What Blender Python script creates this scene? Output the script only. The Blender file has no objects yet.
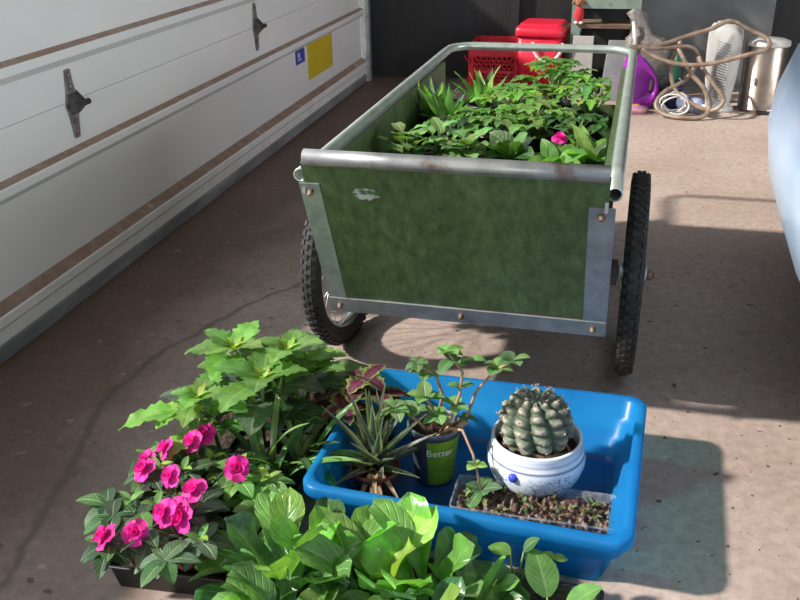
import bpy, bmesh, math, random
from mathutils import Vector, Matrix, Quaternion, noise
random.seed(7)
PI = math.pi
sc = bpy.context.scene
COL = sc.collection
V = Vector
rnd = random.uniform

# ------------------------------------------------------------------ materials
def new_mat(name):
    m = bpy.data.materials.new(name); m.use_nodes = True
    nt = m.node_tree; nt.nodes.clear()
    out = nt.nodes.new('ShaderNodeOutputMaterial')
    b = nt.nodes.new('ShaderNodeBsdfPrincipled')
    nt.links.new(b.outputs[0], out.inputs[0])
    return m, nt, b, out

def N(nt, t, **kw):
    n = nt.nodes.new('ShaderNode' + t)
    for k, v in kw.items():
        if k in n.inputs: n.inputs[k].default_value = v
        else: setattr(n, k, v)
    return n

def c4(c): return (c[0], c[1], c[2], 1.0)

def coord(nt, scale=(1, 1, 1), kind='Object'):
    tc = N(nt, 'TexCoord'); mp = N(nt, 'Mapping'); mp.inputs['Scale'].default_value = scale
    nt.links.new(tc.outputs[kind], mp.inputs['Vector'])
    return mp.outputs[0]

def ramp(nt, fac, stops):
    r = N(nt, 'ValToRGB'); el = r.color_ramp.elements
    while len(el) < len(stops): el.new(0.5)
    for e, (p, c) in zip(el, stops): e.position = p; e.color = c4(c)
    nt.links.new(fac, r.inputs[0]); return r.outputs[0]

def mix(nt, fac, a, b, mode='MIX'):
    m = N(nt, 'MixRGB', blend_type=mode)
    for i, v in ((0, fac), (1, a), (2, b)):
        if isinstance(v, (int, float)): m.inputs[i].default_value = v
        elif isinstance(v, tuple): m.inputs[i].default_value = c4(v)
        else: nt.links.new(v, m.inputs[i])
    return m.outputs[0]

def nz(nt, vec, scale, detail=4, rough=.55):
    n = N(nt, 'TexNoise', Scale=scale, Detail=detail, Roughness=rough)
    nt.links.new(vec, n.inputs['Vector']); return n.outputs[0]

def bump(nt, b, h, strength=.2, dist=.01):
    n = N(nt, 'Bump', Strength=strength, Distance=dist)
    nt.links.new(h, n.inputs['Height']); nt.links.new(n.outputs[0], b.inputs['Normal'])

def mottled(name, c1, c2, scale=20, rough=.5, metal=0, bmp=.1, stretch=(1, 1, 1), lo=.35, hi=.65, kind='Object', bd=.003):
    m, nt, b, o = new_mat(name)
    v = coord(nt, stretch, kind); f = nz(nt, v, scale, 5)
    nt.links.new(ramp(nt, f, [(lo, c1), (hi, c2)]), b.inputs['Base Color'])
    b.inputs['Roughness'].default_value = rough; b.inputs['Metallic'].default_value = metal
    if bmp: bump(nt, b, f, bmp, bd)
    return m

def spotted(name, c1, c2, spot, scale=14, spots=9, lo=.62, hi=.7, rough=.5, metal=0):
    m, nt, b, o = new_mat(name); v = coord(nt)
    a = ramp(nt, nz(nt, v, scale, 4), [(.35, c1), (.65, c2)])
    s = ramp(nt, nz(nt, v, spots, 6, .65), [(lo, (0, 0, 0)), (hi, (1, 1, 1))])
    nt.links.new(mix(nt, s, a, spot), b.inputs['Base Color'])
    b.inputs['Roughness'].default_value = rough; b.inputs['Metallic'].default_value = metal
    return m

M = {}
# concrete floor with stains and one wandering crack
def concrete():
    m, nt, b, o = new_mat('stained_concrete')
    v = coord(nt)
    big = ramp(nt, nz(nt, v, 1.1, 4), [(.3, (.225, .172, .142)), (.7, (.345, .280, .245))])
    fine = ramp(nt, nz(nt, v, 38, 6, .7), [(.25, (.66, .64, .62)), (.75, (1.18, 1.16, 1.14))])
    c = mix(nt, 1.0, big, fine, 'MULTIPLY')
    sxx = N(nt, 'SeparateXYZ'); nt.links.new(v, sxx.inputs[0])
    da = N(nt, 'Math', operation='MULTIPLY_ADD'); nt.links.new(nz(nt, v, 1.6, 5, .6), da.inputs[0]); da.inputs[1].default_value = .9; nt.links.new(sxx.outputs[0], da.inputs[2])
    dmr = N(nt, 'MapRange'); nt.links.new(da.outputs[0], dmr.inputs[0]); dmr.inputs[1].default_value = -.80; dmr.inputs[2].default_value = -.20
    floor_shade = ramp(nt, dmr.outputs[0], [(0, (.46, .39, .345)), (1, (1.36, 1.36, 1.38))])   # paints shade into the colour along the door, brighter light by the car
    c = mix(nt, 1.0, c, floor_shade, 'MULTIPLY')
    st = ramp(nt, nz(nt, v, 6, 5, .7), [(.62, (0, 0, 0)), (.78, (1, 1, 1))])
    c = mix(nt, st, c, (.13, .105, .09))
    sp = ramp(nt, nz(nt, v, 42, 2, .5), [(.685, (0, 0, 0)), (.71, (1, 1, 1))])
    c = mix(nt, sp, c, (.07, .058, .05))
    li = ramp(nt, nz(nt, v, 20, 6, .65), [(.62, (0, 0, 0)), (.78, (.8, .8, .8))])
    c = mix(nt, li, c, (.42, .38, .35))
    # crack: x = curve(y)
    sx = N(nt, 'SeparateXYZ'); nt.links.new(v, sx.inputs[0])
    mr = N(nt, 'MapRange'); mr.inputs[1].default_value = 0; mr.inputs[2].default_value = 4
    nt.links.new(sx.outputs[1], mr.inputs[0])
    fc = N(nt, 'FloatCurve'); cu = fc.mapping.curves[0]
    pts = [(0, .46), (.266, .484), (.301, .461), (.3675, .40), (.43, .344), (.5355, .433), (.6135, .584), (.75, .8), (1, 1)]
    cu.points[0].location = pts[0]; cu.points[1].location = pts[-1]
    for p in pts[1:-1]: cu.points.new(*p)
    fc.mapping.update(); nt.links.new(mr.outputs[0], fc.inputs['Value'])
    mr2 = N(nt, 'MapRange'); mr2.inputs[3].default_value = -1.5; mr2.inputs[4].default_value = -.5
    nt.links.new(fc.outputs[0], mr2.inputs[0])
    d = N(nt, 'Math', operation='SUBTRACT'); nt.links.new(sx.outputs[0], d.inputs[0]); nt.links.new(mr2.outputs[0], d.inputs[1])
    wob = N(nt, 'Math', operation='MULTIPLY_ADD'); nt.links.new(nz(nt, v, 9, 4), wob.inputs[0]); wob.inputs[1].default_value = .06
    nt.links.new(d.outputs[0], wob.inputs[2])
    ad = N(nt, 'Math', operation='SUBTRACT'); nt.links.new(wob.outputs[0], ad.inputs[0]); ad.inputs[1].default_value = .03
    ab = N(nt, 'Math', operation='ABSOLUTE'); nt.links.new(ad.outputs[0], ab.inputs[0])
    w = N(nt, 'MapRange'); nt.links.new(ab.outputs[0], w.inputs[0])
    w.inputs[1].default_value = .003; w.inputs[2].default_value = .016; w.inputs[3].default_value = .6; w.inputs[4].default_value = 0
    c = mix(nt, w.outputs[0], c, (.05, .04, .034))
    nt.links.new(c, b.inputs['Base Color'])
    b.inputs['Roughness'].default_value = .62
    bump(nt, b, nz(nt, v, 60, 5, .7), .25, .004)
    return m
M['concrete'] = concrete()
# painted steel door: faint dents, dusty streaks
def door_white():
    m, nt, b, o = new_mat('white_door_enamel'); v = coord(nt, (1, .35, 1))
    c = ramp(nt, nz(nt, v, 2.2, 4), [(.3, (.56, .565, .56)), (.7, (.70, .70, .69))])
    s = ramp(nt, nz(nt, coord(nt, (1, 1, 3)), 7, 6, .7), [(.66, (0, 0, 0)), (.9, (.6, .6, .6))])
    nt.links.new(mix(nt, s, c, (.35, .34, .31)), b.inputs['Base Color'])
    b.inputs['Roughness'].default_value = .42
    bump(nt, b, nz(nt, v, 3.0, 2), .25, .03)
    return m
M['door_white'] = door_white()
M['dust'] = spotted('brown_dust', (.21, .135, .10), (.30, .21, .16), (.42, .37, .32), 20, 12)
M['rail_white'] = spotted('scuffed_white', (.60, .59, .57), (.68, .67, .65), (.22, .17, .14), 9, 7, .66, .76)
M['seal'] = mottled('grey_rubber_seal', (.13, .135, .14), (.24, .245, .25), 14, .6, 0, .1, (1, .2, 1))
M['galv'] = spotted('galvanised_steel', (.30, .32, .33), (.45, .47, .48), (.16, .13, .11), 22, 11, .60, .78, .42, .65)
M['tube_steel'] = spotted('weathered_tube_steel', (.22, .225, .22), (.33, .335, .33), (.13, .075, .05), 16, 13, .56, .72, .42, .7)
M['rail_green'] = spotted('grey_green_tube', (.36, .42, .36), (.46, .52, .47), (.2, .2, .17), 20, 14, .62, .75, .34, .55)
M['hinge_steel'] = spotted('dull_hinge_steel', (.14, .15, .15), (.26, .27, .27), (.10, .07, .05), 40, 30, .55, .7, .45, .55)
M['dark_steel'] = mottled('dark_steel', (.05, .045, .04), (.13, .11, .10), 30, .5, .7)
M['rust'] = mottled('rusty_bolt', (.15, .08, .045), (.28, .2, .15), 60, .6, .5)
def green_ply():
    m, nt, b, o = new_mat('green_painted_plywood')
    v = coord(nt, (1, 1, .16)); g = nz(nt, v, 55, 6, .7)
    v2 = coord(nt, (1, 1, .35))
    base = ramp(nt, nz(nt, v2, 7, 5), [(.3, (.060, .098, .034)), (.7, (.092, .142, .054))])
    gr = ramp(nt, g, [(.3, (.5, .52, .5)), (.58, (1.05, 1.05, 1.05)), (.74, (1.6, 1.6, 1.6))])
    c = mix(nt, 1, base, gr, 'MULTIPLY')
    s = ramp(nt, nz(nt, coord(nt, (1, 1, .4)), 16, 5, .7), [(.68, (0, 0, 0)), (.82, (.5, .5, .5))])
    c = mix(nt, s, c, (.20, .24, .16))
    nt.links.new(c, b.inputs['Base Color']); b.inputs['Roughness'].default_value = .5
    bump(nt, b, g, .35, .004)
    return m
M['ply'] = green_ply()
M['scuff'] = spotted('pale_scuffed_paint', (.36, .37, .33), (.46, .46, .43), (.06, .12, .05), 80, 60, .5, .56, .7)
M['rubber'] = mottled('tyre_rubber', (.012, .012, .012), (.035, .034, .032), 50, .75)
M['rim'] = spotted('chromed_rim', (.55, .56, .57), (.66, .67, .68), (.3, .22, .16), 20, 25, .66, .8, .25, .9)
M['soil'] = mottled('potting_soil', (.012, .008, .006), (.075, .045, .028), 90, .95, 0, .9, bd=.01)
M['black_plastic'] = mottled('black_plastic', (.010, .010, .012), (.022, .022, .024), 30, .38)
M['terracotta'] = mottled('red_brown_plastic', (.12, .022, .016), (.19, .045, .03), 25, .5)

def tray_blue():
    m, nt, b, o = new_mat('translucent_blue_plastic')
    v = coord(nt); c = ramp(nt, nz(nt, v, 9, 4), [(.3, (.018, .31, .80)), (.7, (.035, .38, .88))])
    nt.links.new(c, b.inputs['Base Color']); b.inputs['Roughness'].default_value = .32
    bump(nt, b, nz(nt, v, 160, 2), .08, .002)
    tl = N(nt, 'BsdfTranslucent'); tl.inputs[0].default_value = (.03, .42, .95, 1)
    tr = N(nt, 'BsdfTransparent'); tr.inputs[0].default_value = (.05, .62, .62, 1)
    m1 = N(nt, 'MixShader'); m1.inputs[0].default_value = .38
    nt.links.new(b.outputs[0], m1.inputs[1]); nt.links.new(tl.outputs[0], m1.inputs[2])
    m2 = N(nt, 'MixShader'); m2.inputs[0].default_value = .48
    nt.links.new(m1.outputs[0], m2.inputs[1]); nt.links.new(tr.outputs[0], m2.inputs[2])
    nt.links.new(m2.outputs[0], o.inputs[0])
    return m
M['tray'] = tray_blue()
M['tray_floor'] = spotted('shaded_stained_base', (.006, .05, .16), (.012, .09, .26), (.02, .03, .04), 9, 7, .5, .7, .3)  # shade inside the tray painted as darker blue, plus dark soil spots
def clear_plastic():
    m, nt, b, o = new_mat('clear_thin_plastic')
    b.inputs['Base Color'].default_value = (.7, .72, .74, 1); b.inputs['Roughness'].default_value = .15
    tr = N(nt, 'BsdfTransparent'); tr.inputs[0].default_value = (.86, .88, .9, 1)
    f = ramp(nt, nz(nt, coord(nt), 60, 3), [(.4, (.9, .9, .9)), (.7, (.72, .72, .72))])
    mx = N(nt, 'MixShader'); nt.links.new(f, mx.inputs[0])
    nt.links.new(b.outputs[0], mx.inputs[1]); nt.links.new(tr.outputs[0], mx.inputs[2]); nt.links.new(mx.outputs[0], o.inputs[0])
    return m
M['clear'] = clear_plastic()
def bag_mat():
    m, nt, b, o = new_mat('cloudy_bag_film')
    v = coord(nt); f = nz(nt, v, 22, 5)
    nt.links.new(ramp(nt, f, [(.3, (.13, .11, .095)), (.7, (.30, .265, .24))]), b.inputs['Base Color'])
    b.inputs['Roughness'].default_value = .35; bump(nt, b, f, .7, .02)
    tr = N(nt, 'BsdfTransparent'); mx = N(nt, 'MixShader'); mx.inputs[0].default_value = .35
    nt.links.new(b.outputs[0], mx.inputs[1]); nt.links.new(tr.outputs[0], mx.inputs[2]); nt.links.new(mx.outputs[0], o.inputs[0])
    return m
M['bag'] = bag_mat()

def leaf_mat(name, rough=.38, trans=.46, vein=.25, spec=.5, puck=.25, tint=(1.35, 1.45, .55)):
    m, nt, b, o = new_mat(name)
    at = N(nt, 'Attribute', attribute_name='Col')
    uv = N(nt, 'UVMap'); sx = N(nt, 'SeparateXYZ'); nt.links.new(uv.outputs[0], sx.inputs[0])
    s1 = N(nt, 'Math', operation='SUBTRACT'); nt.links.new(sx.outputs[0], s1.inputs[0]); s1.inputs[1].default_value = .5
    ab = N(nt, 'Math', operation='ABSOLUTE'); nt.links.new(s1.outputs[0], ab.inputs[0])
    mid = N(nt, 'MapRange'); nt.links.new(ab.outputs[0], mid.inputs[0])
    mid.inputs[1].default_value = .02; mid.inputs[2].default_value = .07; mid.inputs[3].default_value = 1; mid.inputs[4].default_value = 0
    k = N(nt, 'Math', operation='MULTIPLY_ADD'); nt.links.new(ab.outputs[0], k.inputs[0]); k.inputs[1].default_value = -5.0
    vv = N(nt, 'Math', operation='MULTIPLY'); nt.links.new(sx.outputs[1], vv.inputs[0]); vv.inputs[1].default_value = 8.0
    nt.links.new(vv.outputs[0], k.inputs[2])
    fr = N(nt, 'Math', operation='FRACT'); nt.links.new(k.outputs[0], fr.inputs[0])
    pp = N(nt, 'Math', operation='PINGPONG'); nt.links.new(fr.outputs[0], pp.inputs[0]); pp.inputs[1].default_value = .5
    sv = N(nt, 'MapRange'); nt.links.new(pp.outputs[0], sv.inputs[0])
    sv.inputs[1].default_value = .03; sv.inputs[2].default_value = .14; sv.inputs[3].default_value = .7; sv.inputs[4].default_value = 0
    mxv = N(nt, 'Math', operation='MAXIMUM'); nt.links.new(mid.outputs[0], mxv.inputs[0]); nt.links.new(sv.outputs[0], mxv.inputs[1])
    vs = N(nt, 'Math', operation='MULTIPLY'); nt.links.new(mxv.outputs[0], vs.inputs[0]); vs.inputs[1].default_value = vein
    v = coord(nt); mo = ramp(nt, nz(nt, v, 45, 3), [(.3, (.75, .75, .75)), (.7, (1.2, 1.2, 1.2))])
    c = mix(nt, 1, at.outputs['Color'], mo, 'MULTIPLY')
    c = mix(nt, vs.outputs[0], c, (.45, .55, .30))
    nt.links.new(c, b.inputs['Base Color']); b.inputs['Roughness'].default_value = rough
    b.inputs['Specular IOR Level'].default_value = spec
    iv = N(nt, 'Math', operation='SUBTRACT'); iv.inputs[0].default_value = 1; nt.links.new(mxv.outputs[0], iv.inputs[1])
    bump(nt, b, iv.outputs[0], puck, .004)
    tl = N(nt, 'BsdfTranslucent')
    nt.links.new(mix(nt, 1, c, tint, 'MULTIPLY'), tl.inputs[0])
    mx = N(nt, 'MixShader'); mx.inputs[0].default_value = trans
    nt.links.new(b.outputs[0], mx.inputs[1]); nt.links.new(tl.outputs[0], mx.inputs[2]); nt.links.new(mx.outputs[0], o.inputs[0])
    return m
M['leaf'] = leaf_mat('leaf_tissue')
M['leaf_waxy'] = leaf_mat('waxy_leaf_tissue', .27, .34, .12, .6, .45)
M['leaf_dull'] = leaf_mat('matt_leaf_tissue', .5, .28, .35, .4, .5)
M['leaf_velvet'] = leaf_mat('velvet_leaf_tissue', .6, .22, .06, .25, .2, (1.2, 1, 1))
M['petal'] = leaf_mat('petal_tissue', .55, .35, .06, .3, .1, (1.1, 1.0, 1.25))
M['stem'] = mottled('green_stem', (.10, .17, .05), (.17, .26, .08), 60, .5)
M['stem_red'] = mottled('reddish_stem', (.16, .07, .05), (.24, .15, .08), 60, .5)
M['stem_tan'] = mottled('woody_tan_stem', (.26, .15, .08), (.42, .28, .17), 60, .6)
M['dry'] = mottled('dry_leaf', (.20, .11, .06), (.40, .27, .16), 50, .8)

def china():
    m, nt, b, o = new_mat('blue_and_white_china')
    v = coord(nt); sx = N(nt, 'SeparateXYZ'); nt.links.new(v, sx.inputs[0])
    n1 = nz(nt, v, 34, 3, .6)
    w = N(nt, 'Math', operation='PINGPONG'); a = N(nt, 'Math', operation='MULTIPLY'); nt.links.new(n1, a.inputs[0]); a.inputs[1].default_value = 9
    nt.links.new(a.outputs[0], w.inputs[0]); w.inputs[1].default_value = .5
    scroll = ramp(nt, w.outputs[0], [(.0, (1, 1, 1)), (.10, (.8, .8, .8)), (.2, (0, 0, 0))])
    patch = ramp(nt, nz(nt, v, 14, 2), [(.44, (0, 0, 0)), (.56, (1, 1, 1))])
    mask = mix(nt, 1, scroll, patch, 'MULTIPLY')
    band = ramp(nt, sx.outputs[2], [(.018, (0, 0, 0)), (.03, (1, 1, 1)), (.078, (1, 1, 1)), (.084, (0, 0, 0))])
    mask = mix(nt, 1, mask, band, 'MULTIPLY')
    c = mix(nt, mask, (.68, .72, .80), (.13, .24, .50))
    ln = ramp(nt, sx.outputs[2], [(.0875, (0, 0, 0)), (.0885, (1, 1, 1)), (.0905, (1, 1, 1)), (.0915, (0, 0, 0)), (.100, (0, 0, 0)), (.101, (.5, .5, .5)), (.1035, (.5, .5, .5)), (.1045, (0, 0, 0)), (.116, (0, 0, 0)), (.117, (.6, .6, .6)), (.119, (0, 0, 0))])
    c = mix(nt, ln, c, (.09, .13, .22))
    nt.links.new(c, b.inputs['Base Color']); b.inputs['Roughness'].default_value = .16
    return m
M['china'] = china()
M['cobalt'] = mottled('cobalt_glaze', (.02, .03, .40), (.05, .08, .55), 40, .15)
def cactus_mat():
    m, nt, b, o = new_mat('cactus_skin')
    at = N(nt, 'Attribute', attribute_name='Col'); v = coord(nt)
    mo = ramp(nt, nz(nt, v, 120, 5, .7), [(.3, (.7, .7, .7)), (.7, (1.25, 1.25, 1.25))])
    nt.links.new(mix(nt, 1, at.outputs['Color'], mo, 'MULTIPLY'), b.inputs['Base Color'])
    b.inputs['Roughness'].default_value = .6; bump(nt, b, nz(nt, v, 200, 3), .2, .002)
    return m
M['cactus'] = cactus_mat()
M['spine'] = mottled('pinkish_spine', (.40, .28, .24), (.62, .5, .44), 80, .6)
M['label_green'] = mottled('lime_label', (.10, .20, .012), (.16, .30, .02), 30, .4)
M['white_ink'] = mottled('white_ink', (.62, .66, .55), (.72, .75, .66), 30, .5)
M['pot_grey'] = mottled('slate_plastic', (.05, .065, .09), (.09, .11, .14), 30, .35)

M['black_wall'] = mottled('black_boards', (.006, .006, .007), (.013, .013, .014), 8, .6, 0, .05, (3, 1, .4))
M['wall_dark'] = mottled('dark_brown_studs', (.03, .026, .022), (.06, .05, .042), 8, .9)  # dark brown tone for the right-hand wall
M['wall_pale'] = mottled('pale_board', (.45, .44, .42), (.55, .54, .52), 6, .85)
M['panel_grey'] = mottled('dull_grey_sheet', (.10, .105, .105), (.16, .165, .165), 3, .42)
M['red_bucket'] = mottled('red_bucket_plastic', (.50, .008, .028), (.60, .014, .042), 8, .35)
M['red_crate'] = mottled('red_crate_plastic', (.42, .012, .02), (.55, .02, .035), 12, .45)
M['white_plastic'] = mottled('white_plastic', (.52, .51, .48), (.62, .61, .58), 10, .38)
M['grille_grey'] = mottled('grey_grille', (.30, .30, .29), (.42, .42, .41), 10, .5)
M['purple'] = mottled('purple_plastic', (.17, .010, .22), (.25, .016, .31), 9, .35)
M['yellow'] = mottled('yellow_label', (.70, .44, .02), (.80, .52, .03), 9, .5)
M['hose'] = mottled('tan_hose_vinyl', (.17, .115, .08), (.30, .225, .17), 25, .4)
M['steel'] = spotted('brushed_steel', (.30, .235, .19), (.44, .36, .30), (.2, .15, .12), 8, 6, .55, .75, .3, .9)
M['shelf_green'] = spotted('worn_green_paint', (.14, .19, .155), (.20, .26, .21), (.08, .07, .06), 14, 14, .6, .72, .6)
M['shelf_brown'] = mottled('raw_brown_wood', (.09, .055, .035), (.17, .11, .075), 20, .8, 0, .2, (1, 6, 6))
M['board_pale'] = mottled('pale_grey_board', (.30, .285, .26), (.37, .355, .33), 8, .7)
M['board_grey'] = mottled('mid_grey_board', (.17, .175, .18), (.24, .245, .25), 8, .6)
M['toy_brown'] = mottled('brown_plush', (.20, .075, .035), (.32, .14, .07), 90, .9)
M['toy_red'] = mottled('red_cloth', (.36, .012, .02), (.48, .03, .04), 60, .85)
M['toy_cream'] = mottled('cream_plush', (.5, .42, .32), (.62, .54, .43), 90, .9)
M['bottle_green'] = mottled('dark_green_bottle', (.006, .05, .03), (.012, .08, .05), 20, .2)
M['navy'] = mottled('navy_plastic', (.012, .018, .07), (.025, .035, .12), 20, .3)
M['blue_label'] = mottled('grey_blue_canister', (.16, .2, .38), (.34, .38, .52), 14, .3)
M['car'] = None
def car_paint():
    m, nt, b, o = new_mat('pale_blue_metallic'); v = coord(nt)
    nt.links.new(ramp(nt, nz(nt, v, 5, 5), [(.3, (.33, .46, .62)), (.7, (.42, .55, .70))]), b.inputs['Base Color'])
    b.inputs['Metallic'].default_value = .1; b.inputs['Roughness'].default_value = .38
    b.inputs['Coat Weight'].default_value = .5; b.inputs['Coat Roughness'].default_value = .15
    return m
M['car'] = car_paint()
M['glass'] = mottled('dark_window_glass', (.015, .02, .025), (.03, .035, .04), 4, .08)
def sticker_lines(name, c, ink, rows, cols):
    m, nt, b, o = new_mat(name)
    tc = N(nt, 'TexCoord'); sx = N(nt, 'SeparateXYZ'); nt.links.new(tc.outputs['Generated'], sx.inputs[0])
    a = N(nt, 'Math', operation='MULTIPLY'); nt.links.new(sx.outputs[2], a.inputs[0]); a.inputs[1].default_value = rows
    f = N(nt, 'Math', operation='FRACT'); nt.links.new(a.outputs[0], f.inputs[0])
    l = ramp(nt, f.outputs[0], [(.45, (0, 0, 0)), (.5, (1, 1, 1))])
    n = ramp(nt, nz(nt, coord(nt, (1, 60, 200)), 1.2, 2), [(.42, (0, 0, 0)), (.5, (.8, .8, .8))])
    nt.links.new(mix(nt, mix(nt, 1, l, n, 'MULTIPLY'), c, ink), b.inputs['Base Color']); b.inputs['Roughness'].default_value = .45
    return m
M['sticker_yellow'] = sticker_lines('yellow_sticker', (.62, .46, .02), (.30, .24, .03), 13, 3)
M['sticker_blue'] = mottled('blue_sticker', (.03, .05, .30), (.05, .08, .38), 9, .4)

# ------------------------------------------------------------------ mesh builder
class MB:
    def __init__(s):
        s.bm = bmesh.new(); s.uv = s.bm.loops.layers.uv.new('UVMap'); s.col = s.bm.loops.layers.float_color.new('Col')
    def box(s, c, size, rot=None, mi=0):
        hx, hy, hz = size[0]/2, size[1]/2, size[2]/2; R = rot or Matrix.Identity(3); c = V(c)
        vs = [s.bm.verts.new(c + R @ V((x*hx, y*hy, z*hz))) for z in (-1, 1) for y in (-1, 1) for x in (-1, 1)]
        for f in ((0, 2, 3, 1), (4, 5, 7, 6), (0, 1, 5, 4), (2, 6, 7, 3), (0, 4, 6, 2), (1, 3, 7, 5)):
            s.bm.faces.new([vs[i] for i in f]).material_index = mi
        return s
    def hexa(s, p, mi=0):   # 8 corners: bottom 4 ccw, top 4 ccw
        vs = [s.bm.verts.new(V(q)) for q in p]
        for f in ((3, 2, 1, 0), (4, 5, 6, 7), (0, 1, 5, 4), (1, 2, 6, 5), (2, 3, 7, 6), (3, 0, 4, 7)):
            s.bm.faces.new([vs[i] for i in f]).material_index = mi
        return s
    def loft(s, loops, closed=True, caps=(False, False), mi=0, mis=None):
        rings = [[s.bm.verts.new(V(p)) for p in l] for l in loops]
        n = len(rings[0])
        for k in range(len(rings)-1):
            a, b = rings[k], rings[k+1]
            for i in range(n if closed else n-1):
                j = (i+1) % n
                f = s.bm.faces.new((a[i], a[j], b[j], b[i])); f.material_index = mis[k] if mis else mi; f.smooth = True
        if caps[0]: s.bm.faces.new(list(reversed(rings[0]))).material_index = mis[0] if mis else mi
        if caps[1]: s.bm.faces.new(rings[-1]).material_index = mis[-1] if mis else mi
        return s
    def lathe(s, prof, c=(0, 0, 0), axis='Z', n=32, caps=(False, False), mi=0, mis=None, sx=1, sy=1):
        loops = []; c = V(c)
        for r, h in prof:
            l = []
            for i in range(n):
                a = 2*PI*i/n; x, y = r*math.cos(a)*sx, r*math.sin(a)*sy
                l.append(c + (V((x, y, h)) if axis == 'Z' else V((h, x, y)) if axis == 'X' else V((y, h, x))))
            loops.append(l)
        return s.loft(loops, True, caps, mi, mis)
    def tube(s, pts, r, n=10, caps=True, mi=0, hollow=0):
        pts = [V(p) for p in pts]; rr = r if isinstance(r, (list, tuple)) else [r]*len(pts)
        loops = []; prev = None
        for i, p in enumerate(pts):
            t = (pts[min(i+1, len(pts)-1)] - pts[max(i-1, 0)]).normalized()
            if prev is None:
                u = t.cross(V((0, 0, 1)))
                if u.length < .05: u = t.cross(V((1, 0, 0)))
                u.normalize()
            else:
                u = (prev - t*prev.dot(t)).normalized()
            prev = u; w = t.cross(u)
            loops.append([p + (u*math.cos(2*PI*k/n) + w*math.sin(2*PI*k/n))*rr[i] for k in range(n)])
        if hollow:
            inn = []
            for i in range(len(pts)):
                inn.append([pts[i] + (q-pts[i])*(1-hollow) for q in loops[i]])
            s.loft([inn[-1]] + [inn[0]] + loops + [inn[-1]], True, (False, False), mi) if False else s.loft(list(reversed(inn)) + loops + [inn[-1]], True, (False, False), mi)
        else: s.loft(loops, True, (caps, caps), mi)
        return s
    def ball(s, c, r, n=16, m=10, mi=0, rot=None):
        c = V(c); r = V(r) if not isinstance(r, (int, float)) else V((r, r, r)); R = rot or Matrix.Identity(3)
        loops = []
        for j in range(m+1):
            t = PI*j/m; st = max(math.sin(t), .002)
            loops.append([c + R @ V((r.x*st*math.cos(2*PI*i/n), r.y*st*math.sin(2*PI*i/n), -r.z*math.cos(t))) for i in range(n)])
        return s.loft(loops, True, (True, True), mi)
    def leaf(s, base, yaw, pitch, L, W, droop=.8, fold=.25, prof='oval', wave=0., color=(.1, .3, .05), nl=7, nw=4, roll=0., stalk=0., mi=0, twist=0, edge=None, cup=0):
        base = V(base); p = V(base); th = pitch; ds = L/nl
        cl = [p.copy()]; T = []
        for i in range(nl+1):
            d = V((math.cos(yaw)*math.cos(th), math.sin(yaw)*math.cos(th), math.sin(th))); T.append(d)
            if i < nl: p = p + d*ds; cl.append(p.copy())
            th -= droop/nl
        ph = rnd(0, 6.28); rows = []
        for i in range(nl+1):
            t = i/nl
            if prof == 'oval': w = math.sin(PI*min(1, .03+t*.97)**.85)**.8
            elif prof == 'spoon': w = (.16+.0*t if t < .22 else .16+.84*math.sin(PI*((t-.22)/.78)**.95*.5+0)**1.1 if t < .72 else max(0, 1-((t-.72)/.28)**2.4)**.5)
            elif prof == 'lance': w = math.sin(PI*min(1, .06+.94*t)**.6)
            elif prof == 'strap': w = (.75+.25*math.sin(PI*t))*(1 if t < .7 else max(0, 1-((t-.7)/.3)**2))
            elif prof == 'spike': w = max(0, 1-t)**.7*(.8+.2*(1-t))
            elif prof == 'toothed': w = math.sin(PI*min(1, .04+t*.96)**.72)**.85*(1+.16*(1 if i % 2 else -1))
            elif prof == 'heart': w = math.sin(PI*(.12+.88*t)**.55)**.9 if t < 1 else 0
            elif prof == 'petal': w = (.25+.75*math.sin(PI*.5*min(1, t*1.35)))*(1 if t < .75 else max(.05, 1-((t-.75)/.25)**2)**.5)
            else: w = 1
            if i == nl: w = .02
            w = max(w, .02)*W/2
            d = T[i]; side = d.cross(V((0, 0, 1)))
            if side.length < .05: side = V((-math.sin(yaw), math.cos(yaw), 0)) * -1
            side.normalize(); side = Quaternion(d, roll+twist*t) @ side; nor = side.cross(d)
            row = []
            for j in range(nw+1):
                u = j/nw*2-1
                q = cl[i] + side*(u*w) + nor*(fold*abs(u)*w + cup*u*u*w)
                if wave: q += nor*(wave*W*abs(u)*math.sin(t*14+ph+u*1.3))
                row.append(s.bm.verts.new(q))
            rows.append(row)
        sh = rnd(.82, 1.18)
        for i in range(nl):
            for j in range(nw):
                f = s.bm.faces.new((rows[i][j], rows[i][j+1], rows[i+1][j+1], rows[i+1][j])); f.smooth = True; f.material_index = mi
                for lp, (ii, jj) in zip(f.loops, ((i, j), (i, j+1), (i+1, j+1), (i+1, j))):
                    lp[s.uv].uv = (jj/nw, ii/nl)
                    c = color
                    if edge is not None:
                        e = abs(jj/nw*2-1); e = 1 if (e > .8 or ii == nl) else 0
                        c = tuple(a*(1-e)+b*e for a, b in zip(color, edge))
                    lp[s.col] = (c[0]*sh, c[1]*sh, c[2]*sh, 1)
        return cl[-1]
    def obj(s, name, mats, parent=None, smooth=None, bevel=0, recalc=True):
        if recalc: bmesh.ops.recalc_face_normals(s.bm, faces=s.bm.faces)
        me = bpy.data.meshes.new(name); s.bm.to_mesh(me); s.bm.free()
        for m in (mats if isinstance(mats, (list, tuple)) else [mats]): me.materials.append(m)
        if smooth is not None:
            for p in me.polygons: p.use_smooth = smooth
        o = bpy.data.objects.new(name, me); COL.objects.link(o)
        if parent: o.parent = parent
        if bevel:
            b = o.modifiers.new('bevel', 'BEVEL'); b.width = bevel; b.segments = 2; b.limit_method = 'ANGLE'
        return o

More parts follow.
